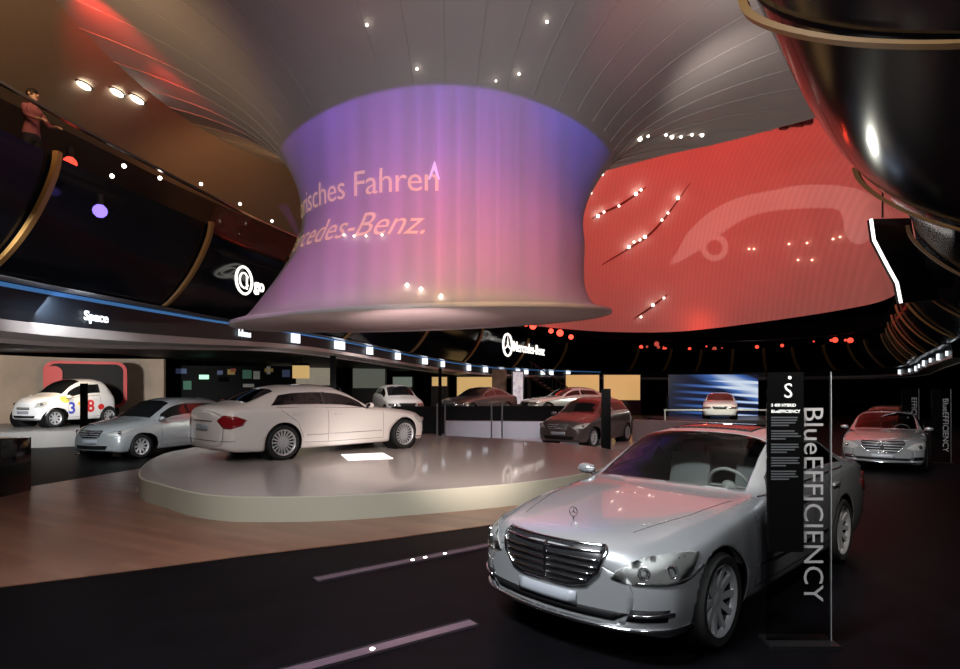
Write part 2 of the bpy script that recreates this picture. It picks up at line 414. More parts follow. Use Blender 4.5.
def merged(name, parts, m, parent, mats=None, mi=None, smooth=True, sharp=None):
    V = []; F = []; MI = []; n = 0
    for k, (P, f) in enumerate(parts):
        V.append(P); F.append(f+n); n += len(P)
    V = np.concatenate(V); F = np.concatenate(F)
    o = mesh(name, V, F, m, None, smooth, mats)
    bm = bmesh.new(); bm.from_mesh(o.data); bmesh.ops.remove_doubles(bm, verts=bm.verts, dist=.0015)
    bmesh.ops.dissolve_degenerate(bm, dist=1e-5, edges=bm.edges)
    bmesh.ops.recalc_face_normals(bm, faces=bm.faces); bm.to_mesh(o.data); bm.free()
    o.data.polygons.foreach_set('use_smooth', [smooth]*len(o.data.polygons))
    if sharp: o.data.set_sharp_from_angle(angle=math.radians(sharp))
    if parent: o.parent = parent
    return o

class Proj:                     # conforms flat outlines to a body
    def __init__(s, B, o):
        me = o.data; s.B = B; s.L = B.L
        s.t = BVHTree.FromPolygons([v.co[:] for v in me.vertices], [tuple(p.vertices) for p in me.polygons])
    def cast(s, p, d, off):
        p = Vector(p); d = Vector(d).normalized(); o = p-d*3
        h = s.t.ray_cast(o, d)
        q = s.t.find_nearest(p)
        if h[0] is None or (h[0]-p).length > .45: h = q
        n = h[1]
        if n.dot(d) > 0: n = -n
        return h[0]+n*off
    def basis(s, d):
        d = Vector(d).normalized(); up = Vector((0, 0, 1)) if abs(d.z) < .9 else Vector((1, 0, 0))
        a = d.cross(up).normalized(); return d, a, a.cross(d)
    def loc(s, p): return Vector((s.L/2-p[0], p[1], p[2]))
    def decal(s, name, pts, d, m, parent, h=.03, off=.003, th=.0, holes=(), sharp=None):
        d = Vector((-d[0], d[1], d[2])); d, a, b = s.basis(d)
        P = [s.loc(p) for p in pts]; c = sum(P, Vector())/len(P)
        o2 = [((p-c).dot(a), (p-c).dot(b)) for p in P]
        hs = [[((s.loc(p)-c).dot(a), (s.loc(p)-c).dot(b)) for p in q] for q in holes]
        V2, F = cdt(o2, hs, h)
        V = [s.cast(c+a*x+b*y, d, off) for x, y in V2]
        o = mesh(name, V, F, m, parent)
        bm = bmesh.new(); bm.from_mesh(o.data)
        for f in bm.faces:
            if f.normal.dot(d) > 0: f.normal_flip()
        bm.to_mesh(o.data); bm.free()
        if th:
            md = o.modifiers.new('solid', 'SOLIDIFY'); md.thickness = th; md.offset = 1
        return o
    def ribbon(s, name, pts, d, w, m, parent, off=.002, r=None):
        d = Vector((-d[0], d[1], d[2])).normalized(); Q = [s.loc(p) for p in pts]; R = []
        for i in range(len(Q)-1):
            k = max(2, int((Q[i+1]-Q[i]).length/.035))
            R += [Q[i].lerp(Q[i+1], j/k) for j in range(k)]
        R.append(Q[-1])
        C = [s.cast(p, d, off) for p in R]
        mb = MB(); mb.tube(C, w, 6); return mb.build(name, m, parent, sharp=0)

def wheel(parent, x, y, R, rr, wd, side, spokes=10, style='spoke', hi=True, name='wheel'):
    """side=+1 outer face toward +y. returns tyre object with a rim child"""
    n = 48 if hi else 24
    h = wd/2; mb = MB()
    prof = [(rr+.004, -h*.86), (rr+.03, -h), (R-.03, -h), (R-.008, -h*.82), (R, -h*.5), (R, h*.5), (R-.008, h*.82), (R-.03, h), (rr+.03, h), (rr+.004, h*.86)]
    mb.lathe(prof, n, 'Y', closed=True)
    t = mb.build(name, M_rubber, parent); t.location = (x, y, R)
    s = side; rb = MB()
    rb.lathe([(rr-.022, s*h*.62), (rr-.010, s*h*.84), (rr+.009, s*h*.95), (rr+.008, s*h*.86)], n, 'Y')
    rb.lathe([(.001, s*h*.62), (.05, s*h*.62), (.065, s*h*.55), (.07, s*h*.2)], 20 if hi else 12, 'Y')
    if spokes:
        for k in range(spokes):
            a = 2*PI*k/spokes
            if style == 'twin': offs = (-.045, .045)
            else: offs = (0,)
            for of in offs:
                w0 = .014 if style == 'twin' else PI*.07/spokes*1.1+.004
                w1 = .016 if style == 'twin' else PI*rr/spokes*.27+.003
                V = []
                for (r_, ww, hh) in ((.045, w0, s*h*.60), (rr*.55, (w0+w1)/2*.9, s*h*.66), (rr-.012, w1, s*h*.80)):
                    cx = of*(.25+r_/rr)
                    for (dx, dh) in ((-ww, 0), (ww, 0), (ww*.7, -s*.028), (-ww*.7, -s*.028)):
                        p = (r_, cx+dx); V.append((p[0]*math.cos(a)-p[1]*math.sin(a), hh+dh, p[0]*math.sin(a)+p[1]*math.cos(a)))
                F = []
                for i in range(2):
                    for j in range(4): F.append((i*4+j, i*4+(j+1) % 4, (i+1)*4+(j+1) % 4, (i+1)*4+j))
                F += [(3, 2, 1, 0), (8, 9, 10, 11)]
                rb.add(V, F)
    rim = rb.build('rim', M_rim, t)
    dk = MB(); dk.lathe([(rr+.006, -h*.86), (rr-.012, -h*.8), (rr-.03, -h*.4), (rr-.03, h*.45), (rr-.008, h*.8)], n, 'Y'); dk.build('rim_barrel', M_dark, t)
    dk = MB(); dk.lathe([(.0, s*h*.05), (rr*.72, s*h*.05), (rr*.72, -s*h*.1), (0, -s*h*.1)], n, 'Y'); dk.build('brake_disc', M_brake if hi else M_dark, t)
    return t

def arch(B, xw, zw, R, n=28):
    zb = float(B.f[7](np.array([xw])))
    pts = []
    for k in range(n+1):
        a = -.12+(PI+.24)*k/n; x = xw-R*math.cos(a); z = zw+R*math.sin(a)
        z = max(z, zb+.06); pts.append((x, B.tz(x, z)))
    return pts+[(pts[-1][0], 1.35), (pts[0][0], 1.35)]

SROWS = [(0.00, .80, .66, .74, .76, .81, .76, .55, .22), (.30, .862, .73, .82, .84, .88, .83, .64, .18), (.86, .935, .83, .905, .892, .935, .87, .745, .18),
 (1.30, .985, .895, .955, .90, .935, .88, .765, .18), (1.60, 1.012, .925, .985, .90, .935, .88, .795, .18), (1.9, 1.165, .945, 1.12, .90, .935, .88, .765, .18),
 (2.25, 1.345, .962, 1.285, .898, .935, .88, .715, .18), (2.55, 1.44, .972, 1.375, .896, .935, .88, .68, .18), (3.05, 1.478, .983, 1.41, .892, .935, .88, .66, .18),
 (3.5, 1.465, .993, 1.395, .89, .935, .88, .65, .18), (3.9, 1.40, 1.0, 1.33, .888, .935, .88, .645, .18), (4.25, 1.27, 1.008, 1.20, .88, .93, .875, .66, .18),
 (4.58, 1.13, 1.0, 1.085, .87, .92, .86, .67, .19), (4.85, 1.085, .985, 1.045, .85, .90, .84, .66, .21), (5.08, 1.05, .94, 1.0, .82, .87, .80, .62, .26)]
BROWS = [(0, .80, .66, .75, .72, .78, .72, .54, .22), (.3, .91, .74, .86, .80, .85, .79, .62, .18), (.82, 1.01, .86, .965, .85, .885, .83, .68, .18),
 (1.12, 1.07, .93, 1.03, .855, .885, .84, .70, .18), (1.5, 1.28, .965, 1.225, .855, .885, .84, .665, .18), (1.95, 1.515, 1.0, 1.45, .85, .885, .84, .61, .18),
 (2.5, 1.595, 1.03, 1.53, .85, .885, .84, .585, .18), (3.2, 1.59, 1.06, 1.52, .845, .885, .84, .575, .18), (3.8, 1.52, 1.08, 1.45, .83, .875, .82, .56, .18),
 (4.03, 1.36, 1.05, 1.29, .80, .85, .79, .56, .2), (4.18, 1.12, .98, 1.06, .77, .83, .77, .56, .23), (4.27, 1.0, .92, .96, .75, .80, .75, .54, .28)]
FROWS = [(0, .80, .62, .73, .62, .68, .63, .46, .25), (.25, .93, .70, .87, .69, .75, .70, .55, .2), (.55, 1.0, .80, .96, .725, .78, .72, .60, .2),
 (.72, 1.06, .84, 1.02, .73, .78, .72, .60, .2), (1.1, 1.36, .90, 1.30, .73, .78, .72, .57, .2), (1.45, 1.51, .94, 1.44, .73, .78, .72, .555, .2),
 (1.95, 1.54, .97, 1.46, .73, .78, .72, .55, .2), (2.3, 1.49, .99, 1.40, .72, .77, .71, .54, .2), (2.52, 1.25, .96, 1.18, .70, .75, .69, .54, .23), (2.69, 1.02, .90, .96, .67, .72, .66, .52, .3)]
SPEC = {
 'sedan': dict(B=Body(SROWS), wx=(.86, 3.895), R=.343, rr=.245, wd=.245, ws=(1.66, 2.50), fw=(2.02, 2.86), rw=(2.95, 4.02), bl=(3.92, 4.5), ty=.81),
 'hatch': dict(B=Body(BROWS, wsb=(.8, 1.12, 1.9, 2.5), wsa=.2, bow=.24), wx=(.82, 3.60), R=.32, rr=.215, wd=.205, ws=(1.17, 1.95), fw=(1.55, 2.42), rw=(2.5, 3.7), bl=(3.84, 4.12), ty=.775),
 'micro': dict(B=Body(FROWS, wsb=(.4, .72, 1.4, 1.8), wsa=.16, bow=.2, bowr=.1), wx=(.46, 2.32), R=.285, rr=.19, wd=.17, ws=(.76, 1.42), fw=(1.0, 1.95), rw=None, bl=(2.33, 2.5), ty=.68),
}
def star(mb, c, r, axis_y=True, th=.006, tilt=0):
    """three-pointed star in a ring, in the local XZ plane turned to face the nose (YZ plane)"""
    ring = [(c[0], c[1]+r*math.cos(a), c[2]+r*math.sin(a)) for a in np.linspace(0, 2*PI, 24, endpoint=False)]
    mb.tube(ring, th, 6, closed=True)
    for k in range(3):
        a = PI/2+k*2*PI/3; b1 = a+PI/3; b2 = a-PI/3
        V = [(c[0]-.004, c[1], c[2]), (c[0], c[1]+r*.16*math.cos(b1), c[2]+r*.16*math.sin(b1)), (c[0], c[1]+r*math.cos(a), c[2]+r*math.sin(a)), (c[0], c[1]+r*.16*math.cos(b2), c[2]+r*.16*math.sin(b2)), (c[0]+.004, c[1], c[2])]
        mb.add(V, [(0, 1, 2), (0, 2, 3), (4, 2, 1), (4, 3, 2)])

def car(name, kind, loc, rz, scale, paint, label, level=1, cat='car', spokes=10, style='spoke', group=None, see=False):
    """loc is the point of the nose on the ground; level 2 = close up, 1 = middle, 0 = far"""
    sp = SPEC[kind]; B = sp['B']; L = B.L; hm = L/2
    c = Vector(loc)-Vector((math.cos(rz), math.sin(rz), 0))*hm*scale
    root = empty(name, c, rz, label, cat, group, scale)
    h = {2: .032, 1: .06, 0: .09}[level]
    hh = h
    # holes
    def band(x0, x1, t0, t1, sl0=0.0, sl1=0.0):
        n = 10; up = [(x0+sl0+(x1+sl1-x0-sl0)*i/n, t1) for i in range(n+1)]; lo = [(x1+(x0-x1)*i/n, t0) for i in range(n+1)]
        return up+lo
    R = sp['R']
    archs = [arch(B, xw, R, R+.045) for xw in sp['wx']]
    fw = band(sp['fw'][0]-.30, sp['fw'][1], TB+.36, TR-.45, .22, 0)
    sides = [fw]
    if sp['rw']: sides.append(band(sp['rw'][0], sp['rw'][1]+.10, TB+.36, TR-.45, 0, -.22))
    w0, w1 = sp['ws']
    ws = [(w0, TC), (w0, TC-.9), (w0, TR+.14), (w1-.02, TR+.13), (w1, TC-.9), (w1, TC)]
    b0, b1 = sp['bl']
    bl = [(b0, TC), (b0, TC-.9), (b0+.03, TR+.25), (b1, TR+.25), (b1, TC-.9), (b1, TC)]
    # notch the windscreen and rear window out of the centre line edge
    outer = [(0, 0), (L, 0), (L, TC)]+bl[::-1]+ws[::-1]+[(0, TC)]
    P, F = shell(B, outer, archs+sides, hh)
    parts = [(P, F), (mir(P), F[:, ::-1])]
    for xe in (0, L):
        T = np.linspace(0, 11, max(12, int(11*K/h*1.0)+1)); T = np.unique(np.concatenate([T, np.arange(12)]))
        q = B.raw(np.full(len(T), xe), T)
        loop = [tuple(p) for p in q[1:-1]]; loop = [tuple(q[0])]+loop+[tuple(q[-1])]+[(-p[0], p[1]) for p in loop[::-1]]
        loop = [(p[0], p[1]) for p in loop]
        V2, F2 = cdt(loop, [], h*1.2)
        parts.append((B.warp(np.full(len(V2), float(xe)), V2[:, 0], V2[:, 1]), F2))
    body = merged('body', parts, paint, root, mats=[paint, M_matte])
    pr = Proj(B, body)
    if level == 2 or see:
        md = body.modifiers.new('inner', 'SOLIDIFY'); md.thickness = .02; md.offset = -1; md.material_offset = 1; md.material_offset_rim = 1
    G1 = M_winds if see else M_opq; G2 = M_side if see else M_opq
    Pw, Fw = shell(B, ws, [], hh*1.2); merged('windscreen', [(Pw, Fw), (mir(Pw), Fw[:, ::-1])], G1, root)
    Pw, Fw = shell(B, bl, [], hh*1.2); merged('rear_window', [(Pw, Fw), (mir(Pw), Fw[:, ::-1])], G2, root)
    for q in sides:
        Pw, Fw = shell(B, q, [], hh*1.2)
        for sgn in (1, -1):
            merged('side_window', [(Pw if sgn > 0 else mir(Pw), Fw if sgn > 0 else Fw[:, ::-1])], G2, root)
    # wheels and wells
    ty = sp['ty']
    for xw in sp['wx']:
        for sg in (1, -1):
            wheel(root, hm-xw, sg*ty, R, sp['rr'], sp['wd'], sg, spokes if level else 7, style, level == 2)
            mb = MB(); mb.lathe([(R+.05, sg*(ty+.07)), (R+.05, sg*(ty-.28)), (.02, sg*(ty-.28))], 32, 'Y', (hm-xw, 0, R))
            o = mb.build('wheel_well', M_matte, root)
    if level == 0:
        for sg in (1, -1):
            z0 = .64 if kind != 'micro' else .66
            y0, y1 = (.46, .80) if kind != 'micro' else (.38, .62)
            pr.decal('headlamp', [(.1, sg*y0, z0-.05), (.3, sg*y1, z0-.04), (.4, sg*(y1+.03), z0+.06), (.1, sg*y0, z0+.06)], (1, -.5*sg, 0), M_reflector, root, .08, .006, .006)
        pr.decal('grille', [(0, -.4, .72), (0, .4, .72), (0, .28, .5), (0, -.28, .5)], (1, 0, 0), M_dark, root, .08, .006, .006)
        return root, pr
    # front
    if kind == 'sedan':
        g = [(0, .43, .775), (0, .455, .74), (0, .42, .62), (0, .33, .525), (0, .22, .50), (0, -.22, .50), (0, -.33, .525), (0, -.42, .62), (0, -.455, .74), (0, -.43, .775)]
        zt_g, zb_g = .765, .515
        hw = lambda z: np.interp(z, [.50, .525, .62, .74, .78], [.22, .33, .42, .455, .43])
        hl = [(.1, .475, .590), (.15, .55, .572), (.2, .62, .563), (.35, .76, .563), (.46, .825, .585), (.52, .855, .65), (.58, .875, .745), (.50, .84, .758), (.38, .74, .752), (.28, .64, .735), (.20, .565, .70), (.13, .50, .645)]
        slz = np.linspace(zb_g+.03, zt_g-.025, 5 if level == 2 else 4)
        plate = [(0, -.26, .36), (0, .26, .36), (0, .26, .455), (0, -.26, .455)]
        intake = [(0, -.52, .31), (0, .52, .31), (0, .62, .37), (0, -.62, .37)]
    elif kind == 'hatch':
        g = [(0, .40, .76), (0, .33, .62), (0, .25, .58), (0, -.25, .58), (0, -.33, .62), (0, -.40, .76)]
        hw = lambda z: np.interp(z, [.58, .62, .76], [.25, .33, .40])
        slz = np.linspace(.62, .73, 3)
        hl = [(.1, .47, .63), (.3, .70, .62), (.45, .82, .70), (.62, .855, .80), (.42, .74, .79), (.2, .52, .72)]
        plate = [(0, -.26, .42), (0, .26, .42), (0, .26, .52), (0, -.26, .52)]
        intake = [(0, -.50, .28), (0, .50, .28), (0, .55, .38), (0, -.55, .38)]
    else:
        g = [(0, .26, .62), (0, .26, .56), (0, -.26, .56), (0, -.26, .62)]
        hw = lambda z: .26
        slz = [.59]
        hl = [(.1, .38, .62), (.25, .58, .62), (.33, .63, .72), (.3, .60, .82), (.15, .44, .76)]
        plate = [(0, -.24, .42), (0, .24, .42), (0, .24, .51), (0, -.24, .51)]
        intake = [(0, -.42, .30), (0, .42, .30), (0, .46, .37), (0, -.46, .37)]
    F_ = (1, 0, 0)
    gr = pr.decal('grille', g, F_, M_dark, root, .04, .004, .004)
    pr.ribbon('grille_surround', g+[g[0]], F_, .014 if kind == 'sedan' else .009, M_chrome, root, .008)
    for z in slz:
        w = float(hw(z))-.02; pr.ribbon('grille_slat', [(0, -w, z), (0, 0, z), (0, w, z)], F_, .0095, M_chrome if level == 2 else M_rim, root, .012)
    if kind == 'sedan': pr.ribbon('grille_bar', [(0, 0, slz[0]-.03), (0, 0, slz[-1]+.02)], F_, .013, M_chrome, root, .014)
    for sg in (1, -1):
        hp = [(p[0], p[1]*sg, p[2]) for p in hl]; D = (1, -.75*sg, 0)
        ho = pr.decal('headlamp', hp, D, M_lampdark, root, .04, .002, .002)
        if level == 2:
            inner = [(p[0]*.94+.02, (p[1]-.03)*sg*.985, p[2]) for p in hl]
            for (uu, vv, zz, r) in ((.29, .60, .640, .045), (.42, .73, .655, .045)):
                q = pr.cast(pr.loc((uu, sg*vv, zz)), Vector((-D[0], D[1], D[2])), .004)
                mb = MB(); dn = Vector((D[0], -D[1], 0)).normalized(); Mx = Vector((0, 1, 0)).rotation_difference(dn).to_matrix()
                k = MB(); k.lathe([(r, 0), (r*.92, .014), (r*.7, .004), (r*.66, -.006)], 20, 'Y'); k.V = [tuple(Mx @ Vector(v)+q) for v in k.V]; k.build('lamp_reflector', M_reflector, ho)
                k = MB(); k.sph(q, r*.6, 14, 8); k.build('lamp_lens', M_lampglass, ho)
            pr.ribbon('turn_strip', [(.2, sg*.60, .578), (.35, sg*.75, .578), (.5, sg*.83, .60), (.62, sg*.88, .66)], D, .008, M_reflector, ho, .005)
            lens = pr.decal('lamp_cover', hp, D, M_lampglass, ho, .04, .009, 0)
        else:
            cx = [sum(p[i] for p in hp)/len(hp) for i in range(3)]
            q = pr.cast(pr.loc(cx), Vector((-D[0], D[1], D[2])), .004)
            MB().sph(q, (.05, .05, .05), 12, 8).build('lamp_reflector', M_reflector, ho)
    pr.decal('lower_intake', intake, F_, M_matte, root, .05, .003, .003)
    pr.decal('number_plate', plate, F_, M_plate, root, .06, .010, .006)
    if kind == 'sedan':
        pr.ribbon('bumper_trim', [(.5, -.90, .27), (.3, -.80, .265), (.1, -.6, .26), (0, 0, .255), (.1, .6, .26), (.3, .80, .265), (.5, .90, .27)], F_, .013, M_chrome, root, .006)
        for sg in (1, -1):
            pr.decal('fog_recess', [(.1, sg*.60, .32), (.25, sg*.82, .33), (.25, sg*.84, .41), (.1, sg*.64, .40)], (1, -.5*sg, 0), M_matte, root, .05, .003, .003)
            pr.ribbon('fog_trim', [(.12, sg*.62, .36), (.2, sg*.74, .37), (.3, sg*.84, .385)], (1, -.5*sg, 0), .012, M_chrome, root, .01)
    if level == 2:
        q = pr.cast(pr.loc((.33, 0, .87)), (0, 0, -1), 0); mb = MB(); star(mb, (q.x, 0, q.z+.062), .036, th=.0035); mb.tube([(q.x, 0, q.z-.005), (q.x, 0, q.z+.028)], .006, 8); mb.build('hood_star', M_chrome, root)
    elif kind != 'micro':
        q = pr.cast(pr.loc((0, 0, .68)), (-1, 0, 0), .01); mb = MB(); star(mb, (q.x+.01, 0, q.z), .075, th=.008); mb.build('grille_star', M_chrome, root)
    # shut lines
    sl = .0032 if level == 2 else .004
    x1 = sp['wx'][0]; x2 = sp['wx'][1]; xb = sp['fw'][1]+.04; belt = lambda x: float(B.f[1](np.array([x])))
    for sg in (1, -1):
        D = (0, -sg, 0)
        xf = x1+.62 if kind != 'micro' else .85
        ds = [[(xf, 0, .30), (xf+.02, 0, .6), (xf, 0, belt(xf)-.02)], [(xb, 0, .30), (xb, 0, belt(xb)-.02)]] + ([[(x2-.42, 0, .42), (x2-.30, 0, .72), (x2+.05, 0, belt(x2)-.02)]] if kind != 'micro' else [])
        ds += [[(xf, 0, .30), (xb, 0, .30), (x2-.45, 0, .32)]]
        for q in ds: pr.ribbon('door_seam', [(p[0], sg*.9, p[2]) for p in q], D, sl, M_matte, root, -.001)
        wtop = [(sp['fw'][0]-.22, belt(1.9)+.03)]
        pr.ribbon('belt_trim', [(sp['fw'][0]-.28, sg*.9, belt(sp['fw'][0])+.012), (xb, sg*.9, belt(xb)+.012), ((sp['rw'][1] if sp['rw'] else xb), sg*.88, belt(sp['rw'][1] if sp['rw'] else xb)+.012)], D, .007, M_chrome, root, .003)
        if sp['rw']:
            pr.ribbon('side_trim', [(xf+.05, sg*.93, .46), (x2-.5, sg*.93, .46)], D, .008, M_chrome if kind == 'sedan' else paint, root, .003)
        hxs = [xb-.24] + ([x2-.30] if sp['rw'] else [])
        for hx_ in hxs:
            q = pr.cast(pr.loc((hx_, sg*.9, belt(hx_)-.12)), (0, -sg, 0), .018)
            MB().box(q, (.20, .024, .03), 0, .009).build('door_handle', paint, root)
        # mirror
        mx = sp['fw'][0]-.13; mz = belt(mx)+.09; q = pr.cast(pr.loc((mx, sg*.9, belt(mx)+.02)), (0, -sg, 0), 0)
        mb = MB(); mb.sph((q.x+.02, q.y+sg*.115, mz-.01), (.06, .10, .055), 16, 10); mo = mb.build('wing_mirror', paint, root)
        MB().tube([(q.x, q.y-sg*.02, q.z-.01), (q.x+.01, q.y+sg*.08, mz-.04)], .02, 8).build('mirror_arm', M_dark, mo)
        MB().box((q.x-.040, q.y+sg*.115, mz-.01), (.004, .14, .075), 0, .001).build('mirror_glass', M_chrome, mo)
        # B pillar
        ta, tb2 = TB+.33, TR-.42
        V = B.P(np.array([xb-.05, xb+.05]*6), np.repeat(np.linspace(ta, tb2, 6), 2)); V[:, 1] += .004
        if sg < 0: V = mir(V)
        mesh('door_pillar', V, [(2*i, 2*i+1, 2*i+3, 2*i+2) for i in range(5)], M_dark, root)
    # rear
    if kind == 'sedan':
        for sg in (1, -1):
            rl = [(5.0, .54, .80), (5.0, .74, .66), (4.9, .84, .64), (4.7, .90, .70), (4.62, .90, .80), (4.8, .87, .87), (4.95, .72, .895)]
            pr.decal('tail_lamp', [(p[0], p[1]*sg, p[2]) for p in rl], (-1, -.7*sg, 0), M_redlamp, root, .04, .006, .008)
        pr.decal('number_plate', [(5.08, -.26, .60), (5.08, .26, .60), (5.08, .26, .71), (5.08, -.26, .71)], (-1, 0, 0), M_plate, root, .06, .008, .006)
        pr.ribbon('boot_trim', [(5.05, -.4, .78), (5.08, 0, .785), (5.05, .4, .78)], (-1, 0, 0), .012, M_chrome, root, .006)
        pr.ribbon('bumper_trim', [(4.8, -.88, .42), (5.0, -.70, .42), (5.08, 0, .42), (5.0, .70, .42), (4.8, .88, .42)], (-1, 0, 0), .008, M_chrome, root, .004)
        q = B.P(np.array([2.62, 3.25, 3.25, 2.62]), np.array([TC-1.35]*4))
        pr.decal('sunroof', [(2.68, -.42, 1.45), (2.68, .42, 1.45), (3.5, .42, 1.46), (3.5, -.42, 1.46)], (0, 0, -1), M_sunroof, root, .06, .003, .003)
        for pts in ([(.36, .50, .86), (.9, .66, .93), (1.45, .74, .99)], [(.36, -.50, .86), (.9, -.66, .93), (1.45, -.74, .99)]):
            pr.ribbon('hood_seam', pts, (0, 0, -1), sl, M_matte, root, -.001)
    elif kind == 'hatch':
        for sg in (1, -1):
            pr.decal('tail_lamp', [(4.1, sg*.60, .85), (4.0, sg*.80, .86), (3.95, sg*.80, 1.06), (4.1, sg*.62, 1.04)], (-1, -.7*sg, 0), M_redlamp, root, .05, .006, .008)
    if see:
        mb = MB(); mb.box((hm-3.2, 0, .36), (2.9, 1.5, .04)); mb.build('cabin_floor', M_darkleather, root)
        mb = MB(); mb.box((hm-1.95, 0, .84), (.42, 1.42, .20), 0, .06); mb.box((hm-1.83, 0, .93), (.35, 1.36, .05), 0, .02); mb.build('dashboard', M_leather, root)
        sw = MB(); c0 = Vector((hm-2.28, .37, .94)); ti = math.radians(25)
        sw.tube([c0+Vector((.19*math.cos(a)*math.sin(ti), .19*math.sin(a), .19*math.cos(a)*math.cos(ti))) for a in np.linspace(0, 2*PI, 28, endpoint=False)], .016, 8, closed=True)
        sw.sph(c0+Vector((.01, 0, 0)), (.03, .07, .06), 12, 8); sw.tube([c0+Vector((0, -.18, 0)), c0+Vector((0, .18, 0))], .014, 6); sw.tube([c0, c0+Vector((.25, 0, -.1))], .025, 6)
        sw.build('steering_wheel', M_leather, root)
        for sg in (1, -1):
            s_ = MB(); s_.box((hm-2.72, sg*.37, .52), (.52, .5, .16), 0, .06); s_.box((hm-3.02, sg*.37, .84), (.14, .48, .62), 0, .06, Matrix.Rotation(math.radians(-14), 4, 'Y')); so = s_.build('front_seat', M_darkleather if see == 'dark' else M_leather, root)
            MB().box((hm-3.12, sg*.37, 1.20), (.09, .27, .18), 0, .035).build('headrest', M_darkleather, so)
        s_ = MB(); s_.box((hm-3.72, 0, .55), (.5, 1.3, .18), 0, .06); s_.box((hm-4.02, 0, .86), (.15, 1.28, .55), 0, .06, Matrix.Rotation(math.radians(-16), 4, 'Y')); so = s_.build('rear_seat', M_darkleather if see == 'dark' else M_leather, root)
        for sg in (1, -1): MB().box((hm-4.12, sg*.37, 1.17), (.08, .26, .14), 0, .03).build('headrest', M_darkleather, so)
    return root, pr

# ------------------------------------------------------------------ floors
M_floor = noisy(mat('black_carpet_floor', (.0035, .003, .004), .5, spec=.06), 3, .25)
M_wood = mat('wood_floor', (.30, .17, .11), .28)
nt = M_wood.node_tree; b = nt.nodes['Principled BSDF']
tc = nt.nodes.new('ShaderNodeTexCoord'); mp = nt.nodes.new('ShaderNodeMapping'); mp.inputs['Rotation'].default_value = (0, 0, .5)
br = nt.nodes.new('ShaderNodeTexBrick'); br.inputs['Scale'].default_value = 1; br.inputs['Brick Width'].default_value = 1.6; br.inputs['Row Height'].default_value = .16
br.inputs['Mortar Size'].default_value = .002; br.inputs['Color1'].default_value = (.30, .15, .095, 1); br.inputs['Color2'].default_value = (.21, .10, .065, 1); br.inputs['Mortar'].default_value = (.12, .06, .04, 1)
nt.links.new(tc.outputs['Object'], mp.inputs[0]); nt.links.new(mp.outputs[0], br.inputs[0]); nt.links.new(br.outputs[0], b.inputs['Base Color'])
o = mesh('floor', [(-60, -12, 0), (60, -12, 0), (60, 90, 0), (-60, 90, 0)], [(0, 1, 2, 3)], M_floor, smooth=False); tag(o, kind='structure')
wood = [(-4.5, 5.62), (-3.6, 6.1), (-2.66, 6.64), (-1.3, 7.32), (0, 8.07), (1.5, 9.1), (3, 10.5), (4.6, 13), (-1, 16), (-7.8, 14.0), (-8.5, 11.2), (-8.9, 9), (-9.5, 3.0), (-7, 4.35)]
tag(MB().prism(wood, .001, .012).build('floor', M_wood, smooth=False), kind='structure')
tag(MB().prism([(-2, 17), (4.9, 13.4), (9, 16), (8.5, 24), (2, 26), (-4, 25), (-9, 20)], .001, .014).build('floor', mat('pale_floor', (.50, .42, .40), .22, coat=.3), smooth=False), kind='structure')
M_rail = mat('floor_rail_steel', (.17, .115, .15), .2, .3)
def floor_rail(p, q, w, label, glints=()):
    p = Vector(p); q = Vector(q); d = (q-p); L = d.length; a = math.atan2(d.y, d.x)
    r = empty('floor_rail', (p+q)/2, a, label, 'rail')
    bxo('rail_plate', (0, 0, .004), (L, w, .008), M_rail, r)
    for k_ in glints: MB().sph((k_, 0, .009), (.02, .02, .006), 10, 6).build('rail_glint', M_emwhite, r)  # glowing beads stand in for lamps mirrored in the rail
    for s_ in (1, -1): bxo('rail_lip', (0, s_*(w/2-.006), .009), (L, .012, .008), M_dark, r)
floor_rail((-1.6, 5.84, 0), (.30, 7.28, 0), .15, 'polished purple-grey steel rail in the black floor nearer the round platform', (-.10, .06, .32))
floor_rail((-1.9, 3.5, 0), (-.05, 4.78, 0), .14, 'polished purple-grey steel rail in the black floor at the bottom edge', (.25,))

# ------------------------------------------------------------------ round show platform
M_plat = mat('platform_white_lacquer', (.50, .45, .42), .24, coat=.3)
M_side_p = mat('platform_edge_cream', (.52, .50, .40), .45)
ol = [(-6.3, 11.1), (-5.68, 10.05), (-5.03, 9.43), (-4.31, 8.80), (-3.73, 8.44), (-3.05, 8.31), (-1.84, 8.45), (0, 9.2), (.9, 9.75), (1.9, 10.7), (2.8, 12.2), (3.3, 13.9), (2.9, 15.6), (1.6, 17.0), (.2, 18.2), (-1.4, 19.1), (-3.4, 19.2), (-5.4, 18.2), (-6.9, 16.5), (-7.35, 14.5), (-7.0, 12.8)]
ol = catmull(ol, 6, True)
ZP = .36
pf = empty('show_platform', (-1.6, 14, 0), 0, 'large round white lacquered platform carrying the pearl white sedan', 'platform')
ctr = (-1.6, 14)
def shr(f): return [((x-ctr[0])*f, (y-ctr[1])*f) for x, y in ol]
mb = MB(); n = len(ol)
rings = [(1.0, .0), (1.0, ZP-.012), (.998, ZP-.003), (.995, ZP)]
V = []
for f, z in rings: V += [(x, y, z) for x, y in shr(f)]
F = [(k*n+i, k*n+(i+1) % n, (k+1)*n+(i+1) % n, (k+1)*n+i) for k in range(3) for i in range(n)]
mb.add(V, F); mb.build('platform_edge', M_side_p, pf)
mb = MB(); mb.prism(shr(.9948), ZP-.02, ZP+.001); mb.build('platform_top', M_plat, pf, smooth=False)
bxo('inset_light_panel', (-2.5-ctr[0], 13.2-ctr[1], ZP+.006), (.95, 1.15, .008), mat('inset_light', (1, 1, 1), .3, emit=(1, .98, .95), es=1.3), pf, rz=.35)
